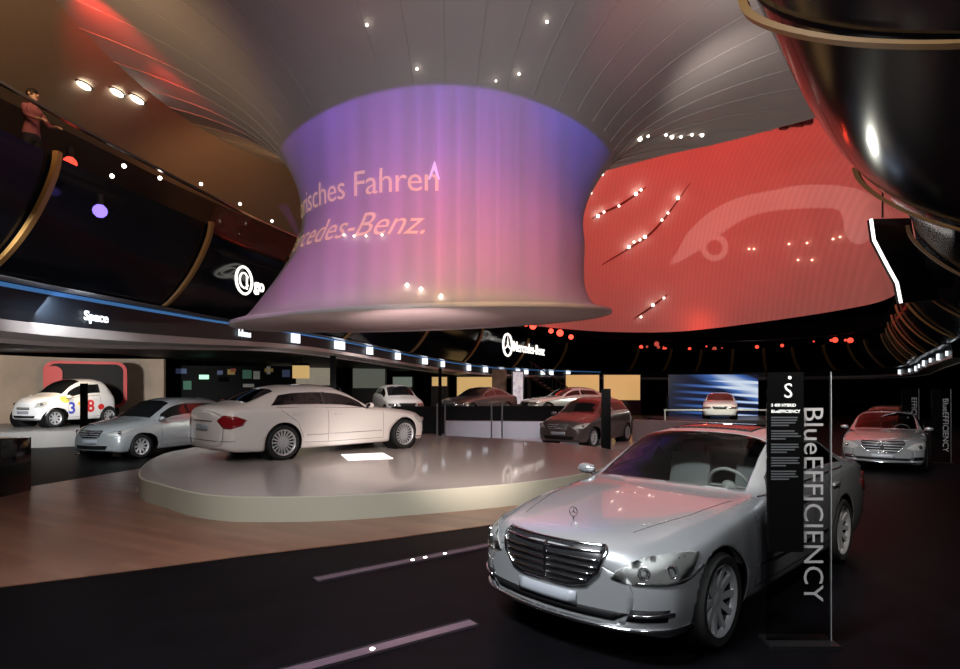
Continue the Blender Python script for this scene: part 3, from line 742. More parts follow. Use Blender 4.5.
# low curved white wall behind the platform
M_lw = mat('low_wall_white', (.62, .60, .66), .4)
def curved_wall(name, pts, z0, z1, th, m, label, cat):
    c = catmull(pts, 8); L = []; R_ = []
    for i, p in enumerate(c):
        a = np.array(c[max(0, i-1)]); b2 = np.array(c[min(len(c)-1, i+1)]); t = b2-a; t /= np.linalg.norm(t); nn = np.array([-t[1], t[0]])*th/2
        L.append(tuple(np.array(p)+nn)); R_.append(tuple(np.array(p)-nn))
    o = MB().prism(L+R_[::-1], z0, z1).build(name, m, None, smooth=True, sharp=30); return tag(o, label, cat)
curved_wall('low_wall', [(-1.3, 22.8), (.5, 22.6), (2.5, 22.3), (4.3, 21.6)], .0, .62, .5, M_lw, 'low curved white wall behind the round platform, left of the dark hatchback', 'low wall')
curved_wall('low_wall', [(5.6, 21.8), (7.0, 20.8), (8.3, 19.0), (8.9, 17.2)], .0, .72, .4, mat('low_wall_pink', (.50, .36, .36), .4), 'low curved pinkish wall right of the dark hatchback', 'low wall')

# ------------------------------------------------------------------ fabric funnel
def fabric(name, col, wave=90, amt=.10, emit=None):
    m = mat(name, col, .75, spec=.25)
    nt = m.node_tree; b = nt.nodes['Principled BSDF']
    nz = nt.nodes.new('ShaderNodeTexNoise'); nz.inputs['Scale'].default_value = .5; nz.inputs['Detail'].default_value = 3
    tc = nt.nodes.new('ShaderNodeTexCoord'); nt.links.new(tc.outputs['Object'], nz.inputs['Vector'])
    r = nt.nodes.new('ShaderNodeValToRGB'); r.color_ramp.elements[0].color = (*[c*(1-amt) for c in col], 1); r.color_ramp.elements[1].color = (*[c*(1+amt) for c in col], 1)
    nt.links.new(nz.outputs[0], r.inputs[0]); nt.links.new(r.outputs[0], b.inputs['Base Color'])
    return m
M_fab = fabric('fabric_white', (.55, .53, .52))
M_fabred = fabric('fabric_screen', (.60, .50, .48))
def stripes(m, sc, amt):
    nt = m.node_tree; b = nt.nodes['Principled BSDF']; src = b.inputs['Base Color'].links[0].from_socket
    tc = nt.nodes.new('ShaderNodeTexCoord'); w = nt.nodes.new('ShaderNodeTexWave'); w.inputs['Scale'].default_value = sc; w.inputs['Distortion'].default_value = .4
    nt.links.new(tc.outputs['Object'], w.inputs['Vector']); r = nt.nodes.new('ShaderNodeMapRange'); r.inputs[3].default_value = 1-amt; r.inputs[4].default_value = 1.0
    nt.links.new(w.outputs['Fac'], r.inputs[0]); mx = nt.nodes.new('ShaderNodeMix'); mx.data_type = 'RGBA'; mx.blend_type = 'MULTIPLY'; mx.inputs[0].default_value = 1
    nt.links.new(src, mx.inputs[6]); nt.links.new(r.outputs[0], mx.inputs[7]); nt.links.new(mx.outputs[2], b.inputs['Base Color'])
stripes(M_fabred, 1.3, .09)
M_fabolive = fabric('fabric_sand', (.42, .33, .24))
FP = [(4.80, 3.66), (4.42, 3.84), (4.08, 4.30), (3.83, 4.95), (3.70, 5.6), (3.65, 6.15), (3.80, 6.9), (4.30, 7.8), (5.05, 8.5), (6.2, 9.15), (8, 9.75), (10, 10.15), (13, 10.45), (16, 10.6)]
fp = catmull(FP, 6)
Rr = np.array([p[0] for p in fp]); Zz = np.array([p[1] for p in fp])
def faxis(z):
    k = min(1, max(0, (z-3.6)/2.2)); k = k*k*(3-2*k)
    return -1.45+.5*k+.10*min(1, max(0, (z-6.3)/1.5))
bound = [(-180, 11), (-150, 13), (-120, 16), (-90, 16), (-60, 11), (-47, 8.8), (-34, 8.1), (-22, 8.1), (-10, 8.6), (0, 9.7), (7, 11.0), (11.5, 11.9), (18, 11), (25, 10), (36, 8.3), (50, 7.6), (80, 8), (120, 9), (180, 11)]
bl_ = pchip([b_[0] for b_ in bound], [b_[1] for b_ in bound])
def fpoint(phi, i):
    """phi degrees, i index (float) along the profile"""
    R = np.interp(i, range(len(Rr)), Rr); z = np.interp(i, range(len(Zz)), Zz)
    k = max(0, 1-(z-3.6)/1.6)**2
    z += k*(.20*math.cos(math.radians(phi))+.28*math.sin(math.radians(phi)))
    return Vector((faxis(z)+R*math.cos(math.radians(phi)), 16+R*math.sin(math.radians(phi)), z))
funnel = empty('fabric_funnel', (-1.2, 16, 3.4), 0, 'huge white stretched fabric funnel glowing violet and pink above the platform', 'fabric funnel')
NP = 288
V = []; F = []; NI = len(fp)
for a in range(NP):
    ph = -180+360*a/NP; rm = float(bl_(np.array([ph]))[0]); im = float(np.interp(rm, Rr[6*5:], range(30, NI)))
    for i in range(NI): V.append(fpoint(ph, i*im/(NI-1) if True else i)-Vector((-1.2, 16, 3.4)))
for a in range(NP):
    j = (a+1) % NP
    for i in range(NI-1): F.append((a*NI+i, j*NI+i, j*NI+i+1, a*NI+i+1))
fo = mesh('funnel_fabric', V, F, M_fab, funnel)
# rounded hem and closed underside
hem = [fpoint(360*k/96, 0)-Vector((-1.2, 16, 3.4)) for k in range(96)]
MB().tube(hem, .055, 8, closed=True).build('funnel_hem', M_fab, funnel)
V = [(-.25, 0, .2)]+[h*1.0 for h in hem]; cz = sum(h.z for h in hem)/96
V = []; NR = 8
for j in range(NR+1):
    for h in hem:
        f = 1-.999*j/NR; V.append((-.25+(h.x+.25)*f, h.y*f, h.z*f+cz*(1-f)-.02))
F = [(j*96+k, j*96+(k+1) % 96, (j+1)*96+(k+1) % 96, (j+1)*96+k) for j in range(NR) for k in range(96)]
mesh('funnel_underside', V, F, fabric('fabric_underside', (.62, .52, .52)), funnel)
for k in range(44):
    ph = -178+k*8.2
    if ph > 60 and ph < 120: continue
    rm = float(bl_(np.array([ph]))[0]); im = float(np.interp(rm, Rr[30:], range(30, NI)))
    q = [fpoint(ph, i)-Vector((-1.2, 16, 3.4)) for i in np.linspace(42, im, 14)]
    c = Vector((0, 0, -.012)); MB().tube([p+c for p in q], .012, 5).build('seam', M_fab, funnel)

def on_funnel(V, F, phi_right, zline, name, m, label, cat, slope=0.0, off=.03, mirror=False):
    """lays flat lettering around the funnel; x grows towards the right edge"""
    xs = [v.x for v in V]; x1 = max(xs); out = []
    bm = bmesh.new()
    for v in V: bm.verts.new(v)
    bm.verts.ensure_lookup_table()
    for f in F:
        try: bm.faces.new([bm.verts[i] for i in f])
        except ValueError: pass
    bmesh.ops.triangulate(bm, faces=bm.faces)
    bmesh.ops.subdivide_edges(bm, edges=[e for e in bm.edges if e.calc_length() > .2], cuts=2)
    bm.verts.index_update()
    for v in bm.verts:
        z = zline+v.co.y+slope*(v.co.x-x1); i = float(np.interp(z, Zz[:40], range(40))); R = float(np.interp(i, range(NI), Rr))
        ph = phi_right+math.degrees((v.co.x-x1)/R); p = fpoint(ph, i)
        out.append(p+Vector((math.cos(math.radians(ph)), math.sin(math.radians(ph)), 0))*off)
    FF = [[q.index for q in f.verts] for f in bm.faces]; bm.free()
    return tag(mesh(name, out, FF, m, smooth=False), label, cat)
M_txt = mat('projected_letters', (.9, .75, .5), .8, emit=(1, .62, .36), es=.20)
V, F = text_mesh('orisches Fahren', .74, 0, space=.96)
on_funnel(V, F, -88.5, 5.92, 'projected_lettering', M_txt, 'pale yellow lettering orisches Fahren on the violet fabric funnel', 'lettering', slope=-.012)
V, F = text_mesh('Mercedes-Benz.', .74, .2, space=1.0)
on_funnel(V, F, -90.5, 5.00, 'projected_lettering', M_txt, 'pale yellow lettering reading Mercedes-Benz on the fabric funnel', 'lettering', slope=-.02)
M_txt2 = mat('projected_mark', (.9, .8, .9), .8, emit=(.9, .75, .95), es=.3)
on_funnel([Vector(p) for p in ((0, 0, 0), (.04, 0, 0), (.12, .20, 0), (.20, 0, 0), (.24, 0, 0), (.13, .36, 0), (.11, .36, 0))], [(0, 1, 2, 5, 6), (2, 3, 4, 5)], -88, 6.15, 'projected_mark', M_txt2, 'small pale arrow-shaped mark above the end of the upper lettering line', 'projected mark')

# ------------------------------------------------------------------ red fabric dome behind
C0 = np.array([9.0, 22.0])
rp = [(-1.5, 34.5, 6.0), (1, 36, 5.9), (5, 38.5, 5.7), (9, 40, 5.6), (13.5, 40, 5.65), (18.2, 38, 6.1), (21, 34.5, 6.4), (21.5, 31.5, 6.6), (18.5, 25.2, 6.8), (14.5, 19.2, 6.8), (10.6, 14.2, 6.8), (7.6, 10, 6.9), (5.4, 6.6, 7.0), (3.5, 3.0, 7.0), (-3, 2, 9)]
rp = catmull(rp, 8)
lam = [1, .985, .965, .93, .88, .8, .68, .52, .34, .16, .01]; zf = [0, .12, .26, .42, .56, .69, .81, .90, .96, .99, 1]
V = []
for k in range(len(lam)):
    for (x, y, z) in rp:
        V.append((C0[0]+(x-C0[0])*lam[k], C0[1]+(y-C0[1])*lam[k], z+(18.5-z)*zf[k]))
n = len(rp); F = [(k*n+i, k*n+i+1, (k+1)*n+i+1, (k+1)*n+i) for k in range(len(lam)-1) for i in range(n-1)]
dome = mesh('fabric_dome', V, F, M_fabred); tag(dome, 'vast red-lit stretched fabric screen behind the funnel with a pale curved outline', 'fabric screen')
# outer dark hall shell
M_hall = mat('hall_black', (.012, .011, .012), .8)
M_ceil = mat('hall_ceiling_black', (.01, .01, .011), .9)
tag(bxo('wall_back', (0, 74, 8), (140, .4, 26), M_hall), kind='structure')
tag(bxo('wall_left', (-60, 31, 8), (.4, 90, 26), M_hall), kind='structure')
tag(bxo('wall_right', (60, 31, 8), (.4, 90, 26), M_hall), kind='structure')
tag(bxo('ceiling', (0, 31, 21), (120, 90, .4), M_ceil), kind='structure')

# ------------------------------------------------------------------ gallery balcony
pathL = [(-9.9, 1.0), (-9.5, 6.5), (-9.1, 11.4), (-8.75, 13.7), (-8.35, 16), (-7.8, 18.8), (-5.9, 25.6), (-2.6, 35), (3, 46), (11, 54)]
pathR = [(11, 54), (20, 58), (27.5, 56), (31, 49), (29, 41), (25, 34), (21.5, 27.6), (17.2, 20.0), (12.3, 13.1), (7.8, 8.65), (4.9, 5.1), (2.9, 2.4)]
full = catmull(pathL+pathR[1:], 10); NL = 10*(len(pathL)-1)
def drop(y): 
    k = min(1, max(0, (y-22)/22)); return -.62*k*k*(3-2*k)
def frame_(i, P=full):
    a = np.array(P[max(0, i-1)]); b2 = np.array(P[min(len(P)-1, i+1)]); t = b2-a; t /= np.linalg.norm(t)
    return np.array(P[i]), t, np.array([-t[1], t[0]])      # position, tangent, outward normal (away from the hall)
def widen(i):
    k = min(1, max(0, (i-135)/35)); return 1+.7*k*k*(3-2*k)
def lift(i, z):
    if z < 4:
        y_ = full[i][1]; c_ = min(1, max(0, (y_-12)/12)); c_ = c_*c_*(3-2*c_); z = 4-(4-z)*(1-.38*c_)
    k = min(1, max(0, (i-168)/22)); k = k*k*(3-2*k); return 6.1-(6.1-z)*(1-.42*k) if z < 6.1 else z
def sweep(name, prof, i0, i1, m, parent, closed=False, smooth=True):
    V = []; k = len(prof)
    for i in range(i0, i1+1):
        p, t, nn = frame_(i)
        for off, z in prof:
            q = p+nn*(off*widen(i) if off <= .03 else off); V.append((q[0], q[1], lift(i, z)+drop(p[1])))
    F = []
    for r in range(i1-i0):
        for j in range(k if closed else k-1):
            F.append((r*k+j, r*k+(j+1) % k, (r+1)*k+(j+1) % k, (r+1)*k+j))
    return mesh(name, V, F, m, parent, smooth, sharp=40)
M_fascia = mat('fascia_black_gloss', (.005, .006, .010), .14, spec=.26)
M_rglass = glass('balcony_glass', (.60, .58, .58), 1.09)
prof = [(0, 4.0), (-.16, 4.1), (-.50, 4.42), (-.85, 4.85), (-1.15, 5.35), (-1.34, 5.8), (-1.40, 6.1)]
pf_ = catmull(prof, 3)
def profat(z):
    return float(np.interp(z, [p[1] for p in pf_], [p[0] for p in pf_]))
def balcony(i0, i1, ribs, label, name='gallery_balcony'):
    r = empty(name, (0, 0, 0), 0, label, 'balcony')
    sweep('fascia', pf_, i0, i1, M_fascia, r)
    sweep('balcony_floor', [(-1.40, 6.1), (-1.30, 6.1), (-1.25, 5.56), (3.4, 5.56), (3.4, 5.4), (-1.0, 5.4)], i0, i1, M_matte, r)
    if i0 == 0: sweep('gallery_back', [(1.2, 5.56), (1.2, 8.0), (1.35, 8.0), (1.35, 5.56)], i0, i1, mat('gallery_back_brown', (.03, .02, .016), .8), r)
    sweep('glass_railing', [(-1.36, 6.1), (-1.36, 6.86)], i0, i1, M_rglass, r)
    sweep('handrail', [(-1.40, 6.86), (-1.32, 6.86), (-1.32, 6.91), (-1.40, 6.91)], i0, i1, mat('handrail_steel', (.25, .23, .22), .3, .9), r, True)
    sweep('lower_trim', [(-.10, 4.0), (.02, 3.93), (.16, 3.95), (.16, 4.0)], i0, min(i1, 150), mat('trim_steel', (.42, .42, .46), .3, .7), r)
    if i0 == 0: sweep('led_strip', [(.17, 3.93), (.17, 3.84)], i0, min(i1, 150), M_emblue, r)
    sweep('sign_band', [(.17, 3.93 if i0 else 3.84), (.19, 3.22)], i0, min(i1, 150), mat('sign_band_black', (.008, .012, .02), .45), r)
    sweep('edge_beam', [(.22, 3.22), (.18, 3.20), (.18, 2.98), (.9, 2.90), (.9, 2.8)], i0, min(i1, 150), mat('edge_beam_grey', (.52, .47, .47), .5), r)
    sweep('soffit', [(.9, 2.8), (9.0, 2.86)], i0, i1, M_matte, r)
    for i, w in ribs:
        p, t, nn = frame_(i); V = []; q = [(profat(z)-.05, z) for z in np.linspace(4.02, 6.15, 18)]
        for off, z in q:
            for (dt, dn) in ((-w, 0), (w, 0), (w*.8, -.09), (-w*.8, -.09)):
                pt = p+nn*(off*widen(i)+dn)+t*dt; V.append((pt[0], pt[1], lift(i, z)+drop(p[1])))
        F = [(a*4+j, a*4+(j+1) % 4, (a+1)*4+(j+1) % 4, (a+1)*4+j) for a in range(17) for j in range(4)]+[(3, 2, 1, 0), (68, 69, 70, 71)]
        mesh('rib', V, F, M_gold, r, True, sharp=40)
    return r
ribsL = [(19, .07), (39, .07), (52, .08), (60, .09), (67, .1), (73, .1), (79, .12), (84, .12)]
balcony(0, NL, ribsL, 'left gallery balcony with black glossy bulging fascia, gold ribs and a blue light strip')
ribsR = [(i, .13) for i in range(93, 128, 4)]+[(i, .1) for i in (131, 135, 139, 143, 148, 153)]+[(159, .09), (168, .085), (177, .10), (190, .08)]
balcony(NL, len(full)-1, ribsR, 'right gallery balcony of black glossy fascia with gold ribs sweeping overhead')
# sand coloured membrane over the left gallery, its far side the back wall of the gallery
V = sweep('ceiling', catmull([(4.2, 5.9), (4.1, 6.9), (3.2, 7.9), (1.9, 8.9), (.5, 9.7), (-1.2, 10.2), (-3.2, 10.6), (-6, 11.2)], 4), 0, NL, M_fabolive, None); tag(V, kind='structure')
sweep_w = sweep('wall_right', [(3.6, 5.9), (3.7, 7.5), (4.2, 9)], NL, len(full)-1, M_hall, None); tag(sweep_w, kind='structure')

def at(px, py, Y):
    return Vector(((px-480)/600*Y, Y, 1.87+(388-py)/600*Y))
# far surfaces under the galleries
M_beige = noisy(mat('gallery_wall_beige', (.55, .44, .34), .7), 1.2, .12)
o = curved_wall('wall_left', [(-22, 14), (-20.8, 19), (-19.0, 25.2), (-17.2, 27.2), (-14.5, 27.6)], 0, 3.2, .2, M_beige, None, None); tag(o, kind='structure')
# lettering that stands on the fascia or sign band
def sign(text, i, z, size, m, label, off=-.0, bold=0.0, name='fascia_lettering', cat='sign', logo=None, shift=0.0, bandoff=.12, extrude=.015):
    p, t, nn = frame_(i); q = p+nn*(bandoff)
    r = empty(name, (q[0], q[1], lift(i, z)+drop(p[1])), math.atan2(t[1], t[0]), label, cat)
    V, F = text_mesh(text, size, bold=bold, extrude=extrude)
    o = mesh('letters', [(v.x, v.z, v.y) for v in V], F, m, r, False); o.rotation_euler = (0, 0, 0)
    return r
# the path runs away from the camera on the left, so the outward side is to the left: text reads along the path
sign('Space', 29, 3.40, .30, M_emcool, 'white illuminated word Space on the dark band under the left gallery', bold=.004)
sign('Ideas', 51, 3.40, .32, M_emcool, 'white illuminated word Ideas on the dark band under the left gallery', bold=.004)
r_ = sign('g o', 46, 4.0, .0001, M_emwarm, 'dummy') if False else None

# logo signs on the fascia
def logo_sign(i, z, size, kind, label, text):
    p, t, nn = frame_(i); off = profat(z+size*1.05)-(.10 if size < .8 else .75); q = p+nn*off
    r = empty('fascia_sign', (q[0], q[1], z+drop(p[1])), math.atan2(t[1], t[0]), label, 'sign')
    V, F = text_mesh(text, size, extrude=.02, bold=.006)
    mesh('letters', [(v.x+size*.95, v.z, v.y) for v in V], F, M_emwarm, r, False)
    mb = MB(); c = (0, 0, size*.35); R = size*.72
    mb.tube([(R*math.cos(a), 0, c[2]+R*math.sin(a)) for a in np.linspace(0, 2*PI, 32, endpoint=False)], size*.07, 6, closed=True)
    if kind == 'star':
        for k in range(3):
            a = PI/2+k*2*PI/3
            mb.add([(R*math.cos(a), 0, c[2]+R*math.sin(a)), (R*.18*math.cos(a+PI/3), -.02, c[2]+R*.18*math.sin(a+PI/3)), (0, -.06, c[2]), (R*.18*math.cos(a-PI/3), -.02, c[2]+R*.18*math.sin(a-PI/3))], [(0, 1, 2), (0, 2, 3)])
    else:
        mb.tube([(R*.55*math.cos(a), 0, c[2]+R*.55*math.sin(a)) for a in np.linspace(.5, 2*PI-.5, 24)], size*.05, 6)
        mb.box((R*.35, 0, c[2]-R*.1), (size*.1, .03, size*.75))
    mb.build('logo', M_emwarm, r)
logo_sign(47, 4.80, .54, 'ring', 'illuminated ring logo with the letters go on the black fascia beside the funnel', 'go')
logo_sign(75, 4.95, 1.0, 'star', 'illuminated white sign with star logo reading Mercedes-Benz on the far fascia', 'Mercedes-Benz')

# small bright light boxes along the far sign band (too blurred to read)
ORDS = ['nearest', 'second nearest', 'third nearest', 'fourth nearest', 'fifth nearest', 'sixth nearest', 'seventh nearest', 'eighth nearest', 'ninth nearest', 'tenth nearest', 'eleventh nearest', 'twelfth nearest', 'thirteenth nearest', 'farthest']
k = 0
for px_i, w in ((56, .5), (60, .75), (63, .5), (66, .5), (69, .55), (71, .4), (74, .5), (76, .6), (78, .6), (80, .5), (81, .5), (83, .5), (84, .5), (86, .5)):
    p, t, nn = frame_(px_i); q = p+nn*.1
    o = bxo('light_box', (q[0], q[1], lift(px_i, 3.58)+drop(p[1])), (w, .08, .34), M_emcool, rz=math.atan2(t[1], t[0])); tag(o, ORDS[k]+' small white light box on the band under the left gallery', 'light box', 'light boxes on the left sign band'); k += 1
for i in range(128, 152, 3):
    p, t, nn = frame_(i); q = p+nn*.1; s_ = .22 if i % 2 else .32
    o = bxo('light_box', (q[0], q[1], 3.62+drop(p[1])), (s_, .08, s_), M_emcool, rz=math.atan2(t[1], t[0])); tag(o, ['leftmost', 'second', 'third', 'fourth', 'fifth', 'sixth', 'seventh', 'eighth'][(i-128)//3]+' small cool light box from the left under the right gallery', 'light box', 'light boxes on the right sign band')

# ------------------------------------------------------------------ cars
car('sedan_car', 'sedan', (.479, 4.355, 0), -2.363, 1.0, M_silver, 'large silver sedan in the foreground beside the black totem', 2, see=True, spokes=10)
car('sedan_car', 'sedan', (-1.97, 16.3, ZP+.002), .825, 1.08, M_white, 'pearl white sedan seen from behind on the round platform', 1, spokes=18, see='dark')
car('compact_car', 'hatch', (-10.1, 15.5, 0), -1.914, 1.0, M_silver2, 'silver compact car on the dark floor left of the platform', 1, spokes=9)
car('hatchback_car', 'hatch', (2.4, 18.55, .015), 4.083, .97, M_brown, 'dark bronze hatchback behind the platform beside a black totem', 1, spokes=10)
sm, pr = car('micro_car', 'micro', (-15.7, 20.6, .5), 4.401, 1.12, M_plainwhite, 'small white two-seat car with coloured number graphics on the raised stage at left', 1, spokes=8)
car('sedan_car', 'sedan', (8.95, 13.35, 0), -2.2, .88, M_silver, 'silver sedan facing forward at the right side of the hall', 1, spokes=9, see='dark')
car('sedan_car', 'sedan', (11.9, 17.5, 0), -2.2, .88, M_grey, 'grey car directly behind the silver sedan at right', 0)
car('sports_car', 'sedan', (11.98, 29.98, .3), -1.956, .9, M_plainwhite, 'brightly lit white car on the far stage before the blue screen', 0)
# graphics on the small car
def graphic(text, u, z, size, m, name):
    V, F = text_mesh(text, size, bold=.012)
    x = sum(v.x for v in V)/len(V); out = []
    for v in V:
        q = pr.cast(pr.loc((u-(-(v.x-x)) , .8, z+v.y)), (0, -1, 0), .006); out.append(q)
    mesh(name, out, F, m, sm, False)
graphic('3', .98, .42, .50, mat('decal_blue', (.03, .06, .5), .4), 'number_graphic')
graphic('8', 1.62, .45, .55, mat('decal_red', (.7, .03, .03), .4), 'number_graphic')
for (u_, z_, r_, m_) in ((.80, .86, .14, mat('decal_yellow', (.85, .62, .12), .4)), (2.0, .60, .12, MATS['decal_red']), (1.25, .72, .08, MATS['decal_yellow'])):
    pr.decal('colour_patch', [(u_+r_*math.cos(a), .8, z_+r_*math.sin(a)*.8) for a in np.linspace(0, 2*PI, 14, endpoint=False)], (0, -1, 0), m_, sm, .06, .004)
# background cars, small
tag(MB().prism([(-9.0, 27.6), (-5, 26.3), (7.8, 27.5), (7.8, 33.6), (-9.0, 33.6)], 0, .45).build('podium', M_matte, smooth=False), 'long dark podium under the background cars behind the black partition', 'podium')
bg = [('hatch', (-3.3, 27.5), -1.2, M_plainwhite, 'white car in the background just beyond the nose of the pearl sedan'),
      ('hatch', (-7.4, 29.4), -1.3, M_silver2, 'pale silver car in the far left background above the pearl sedan bonnet'),
      ('sedan', (-1.6, 28.6), -2.2, M_brown, 'dark brownish car in the background behind the black partition'),
      ('sedan', (2.3, 31.0), -2.7, M_silver2, 'pale green-silver sedan in the background above the dark hatchback bonnet')]
for kd, (x, y), a, m_, lb in bg: car('background_car', kd, (x, y, .45), a, 1.0, m_, lb, 0)

# ------------------------------------------------------------------ totems
M_tglass = glass('totem_glass', (.72, .72, .74), 1.4)
M_ttext = mat('totem_letters', (.34, .33, .33), .5, emit=(.8, .8, .82), es=.03)
M_ttext2 = mat('totem_letters_white', (.85, .85, .82), .5, emit=(1, .98, .92), es=.30)
M_tline = mat('totem_small_print', (.085, .09, .095), .6)
def totem(loc, rz, label, scale=1.0, word='BlueEFFICIENCY', head=True, dark=1.0):
    r = empty('information_totem', loc, rz, label, 'totem', scale=scale)
    bxo('glass_panel', (0, 0, 1.0), (.47, .016, 1.98), M_tglass, r)
    bxo('black_panel', (-.105, -.014, 1.33), (.255, .03, 1.31), mat('totem_black', (.002, .002, .002), .8, spec=.05), r)
    bxo('panel_edge', (.236, 0, 1.0), (.006, .02, 1.98), mat('glass_edge', (.25, .26, .26), .3), r)
    bxo('base_plate', (0, 0, .011), (.50, .22, .022), mat('base_plate', (.05, .05, .052), .3, .8), r)
    V, F = text_mesh(word, .205, space=1.0)
    mesh('lettering', [(.035+v.y*1.0, -.012, 1.74-v.x*1.0) for v in V], F, M_ttext, r, False)
    if head:
        V, F = text_mesh('S', .15); mesh('lettering', [(v.x-.125, -.032, 1.80+v.y) for v in V], F, M_ttext2, r, False)
        MB().lathe([(0, 0), (.013, 0), (.013, .003), (0, .003)], 12, 'Y', (-.08, -.034, 1.945)).build('crown_mark', M_ttext2, r)
        V, F = text_mesh('S 400 HYBRID', .030, bold=.001); mesh('lettering', [(v.x-.215, -.032, 1.735+v.y) for v in V], F, M_ttext2, r, False)
        V, F = text_mesh('BlueEFFICIENCY', .030, bold=.001); mesh('lettering', [(v.x-.215, -.032, 1.69+v.y) for v in V], F, M_ttext2, r, False)
        random.seed(9); mb = MB(); z = 1.655
        for blk in range(5):
            for ln in range(4):
                w = .17+.05*random.random()
                if ln == 3: w *= .6
                mb.box((-.215+w/2, -.031, z), (w, .002, .010)); z -= .019
            z -= .022
        mb.build('small_print', M_tline, r, smooth=False)
    return r
totem((2.335, 4.40, 0), 0, 'tall glass and black totem reading BlueEFFICIENCY beside the foreground silver sedan')
totem((11.45, 14.9, 0), -.15, 'far right totem with vertical pale lettering near the right picture edge', .93, head=False)
totem((11.9, 16.6, 0), -.15, 'dim totem between the grey car and the rightmost totem', .93, head=False, word='EFFICIENCY')
def slim(loc, w, h, label, name='black_totem'):
    r = empty(name, loc, 0, label, 'totem')
    bxo('panel', (0, 0, h/2), (w, .06, h), M_matte, r, bev=.004); bxo('base_plate', (0, 0, .01), (w+.12, .3, .02), M_dark, r); return r
p = at(606, 432, 17); slim((p.x, 17, 0), .26, 1.87-.02, 'slim black totem in front of the dark bronze hatchback')
p = at(84, 400, 17); slim((p.x, 17, 0), .19, 2.0, 'slim black totem in front of the small white car')
p = at(333, 380, 21); slim((p.x, 21, 0), .2, 3.0, 'tall slim black pillar behind the roof of the pearl sedan')
p = at(440, 400, 22); slim((p.x, 22, 0), .12, 2.6, 'thin dark totem between the background cars')
# steel posts
M_post = mat('post_steel', (.30, .29, .30), .3, .8)
for px_, lb in ((437, 'leftmost'), (445, 'second from left'), (491.5, 'third from left'), (502, 'rightmost')):
    p = at(px_, 400, 20.6); r = empty('barrier_post', (p.x, 20.6, 0), 0, 'slender steel post behind the platform, '+lb+' of four', 'post')
    MB().lathe([(0, .0), (.03, .0), (.03, 1.35), (0, 1.35)], 12).build('post_tube', M_post, r); MB().lathe([(0, 0), (.12, 0), (.12, .02), (0, .02)], 20).build('post_foot', M_post, r)
# black partition
curved_wall('black_partition', [(-3.6, 24.4), (-1.0, 24.6), (1.5, 25), (4.6, 25.4)], 0, 1.12, .15, M_matte, 'long low black partition behind the low white wall', 'partition')
# left: stage, black cube, gap
tag(MB().prism([(-20, 17.2), (-13.6, 18.8), (-11.6, 20.4), (-11.4, 23.6), (-11.8, 26.0), (-17.2, 26.2), (-20.0, 19)], 0, .5).build('stage', mat('stage_grey', (.16, .155, .15), .35), smooth=False), 'raised white stage carrying the small two-seat car', 'stage')
tag(bxo('black_plinth', (-8.9, 10.55, .49), (1.5, .7, .98), M_black, bev=.01), 'black box plinth at the left picture edge on the wood floor', 'plinth')
# red kiosk behind the small car
kr = empty('exhibit_kiosk', (-16.1, 24.6, .5), .5, 'rounded red-framed exhibit with black panel behind the small white car', 'exhibit', scale=.86)
def rrect(w, h, r, n=8):
    o = []
    for cx, cz, a0 in ((w/2-r, h/2-r, 0), (-w/2+r, h/2-r, PI/2), (-w/2+r, -h/2+r, PI), (w/2-r, -h/2+r, 1.5*PI)):
        o += [(cx+r*math.cos(a0+PI/2*k/n), cz+r*math.sin(a0+PI/2*k/n)) for k in range(n+1)]
    return o
def slab(outer, y0, y1, c, m, name, parent, inner=None):
    n = len(outer); mb = MB()
    V = [(c[0]+x, c[1]+y0, c[2]+z) for x, z in outer]+[(c[0]+x, c[1]+y1, c[2]+z) for x, z in outer]
    F = [(i, (i+1) % n, n+(i+1) % n, n+i) for i in range(n)]
    if inner:
        V += [(c[0]+x, c[1]+y0, c[2]+z) for x, z in inner]+[(c[0]+x, c[1]+y1, c[2]+z) for x, z in inner]
        F += [(2*n+i, 2*n+(i+1) % n, 3*n+(i+1) % n, 3*n+i) for i in range(n)]+[(i, (i+1) % n, 2*n+(i+1) % n, 2*n+i) for i in range(n)]+[(n+i, n+(i+1) % n, 3*n+(i+1) % n, 3*n+i) for i in range(n)]
    else: F += [tuple(range(n)), tuple(range(n, 2*n))]
    return mb.add(V, F).build(name, m, parent)
M_kred = mat('kiosk_red', (.50, .012, .012), .5)
slab(rrect(3.3, 2.2, .45), -.5, .5, (0, 0, 1.75), M_kred, 'frame', kr, rrect(3.0, 1.95, .36))
slab(rrect(3.0, 1.95, .36), -.3, .4, (0, 0, 1.75), M_matte, 'panel', kr)
bxo('foot', (0, 0, .36), (2.6, .7, .72), M_matte, kr)
slab(rrect(.65, 1.6, .3), -.53, -.50, (-1.25, 0, 1.8), M_kred, 'side_panel', kr)
# lit shop walls far behind
M_warm = mat('warm_lit_wall', (.6, .45, .22), .6, emit=(1, .66, .25), es=.5)
def lit(px0, px1, py0, py1, Y, m, label, name='backlit_panel', cat='lit panel'):
    a = at(px0, py0, Y); b2 = at(px1, py1, Y); c = (a+b2)/2
    r = empty(name, (c.x, Y, 0), 0, label, cat); z0 = max(0, b2.z); h = a.z-z0; w = b2.x-a.x
    bxo('face', (0, 0, z0+h/2), (w, .06, h), m, r); bxo('frame', (0, .08, (z0+h+.06)/2), (w+.15, .1, z0+h+.06), M_dark, r)
lit(432, 447, 377, 386, 38, M_warm, 'smallest warm lit panel at the back, left of the others')
lit(457, 496, 377, 397, 40, M_warm, 'warm yellow lit wall panel left of the stone pillar')
lit(566, 599, 375, 398, 42, M_warm, 'warm yellow lit wall panel between the staircase and the black totem')
lit(604, 640, 375, 400, 43, M_warm, 'rightmost warm yellow lit wall panel behind the hatchback roof')
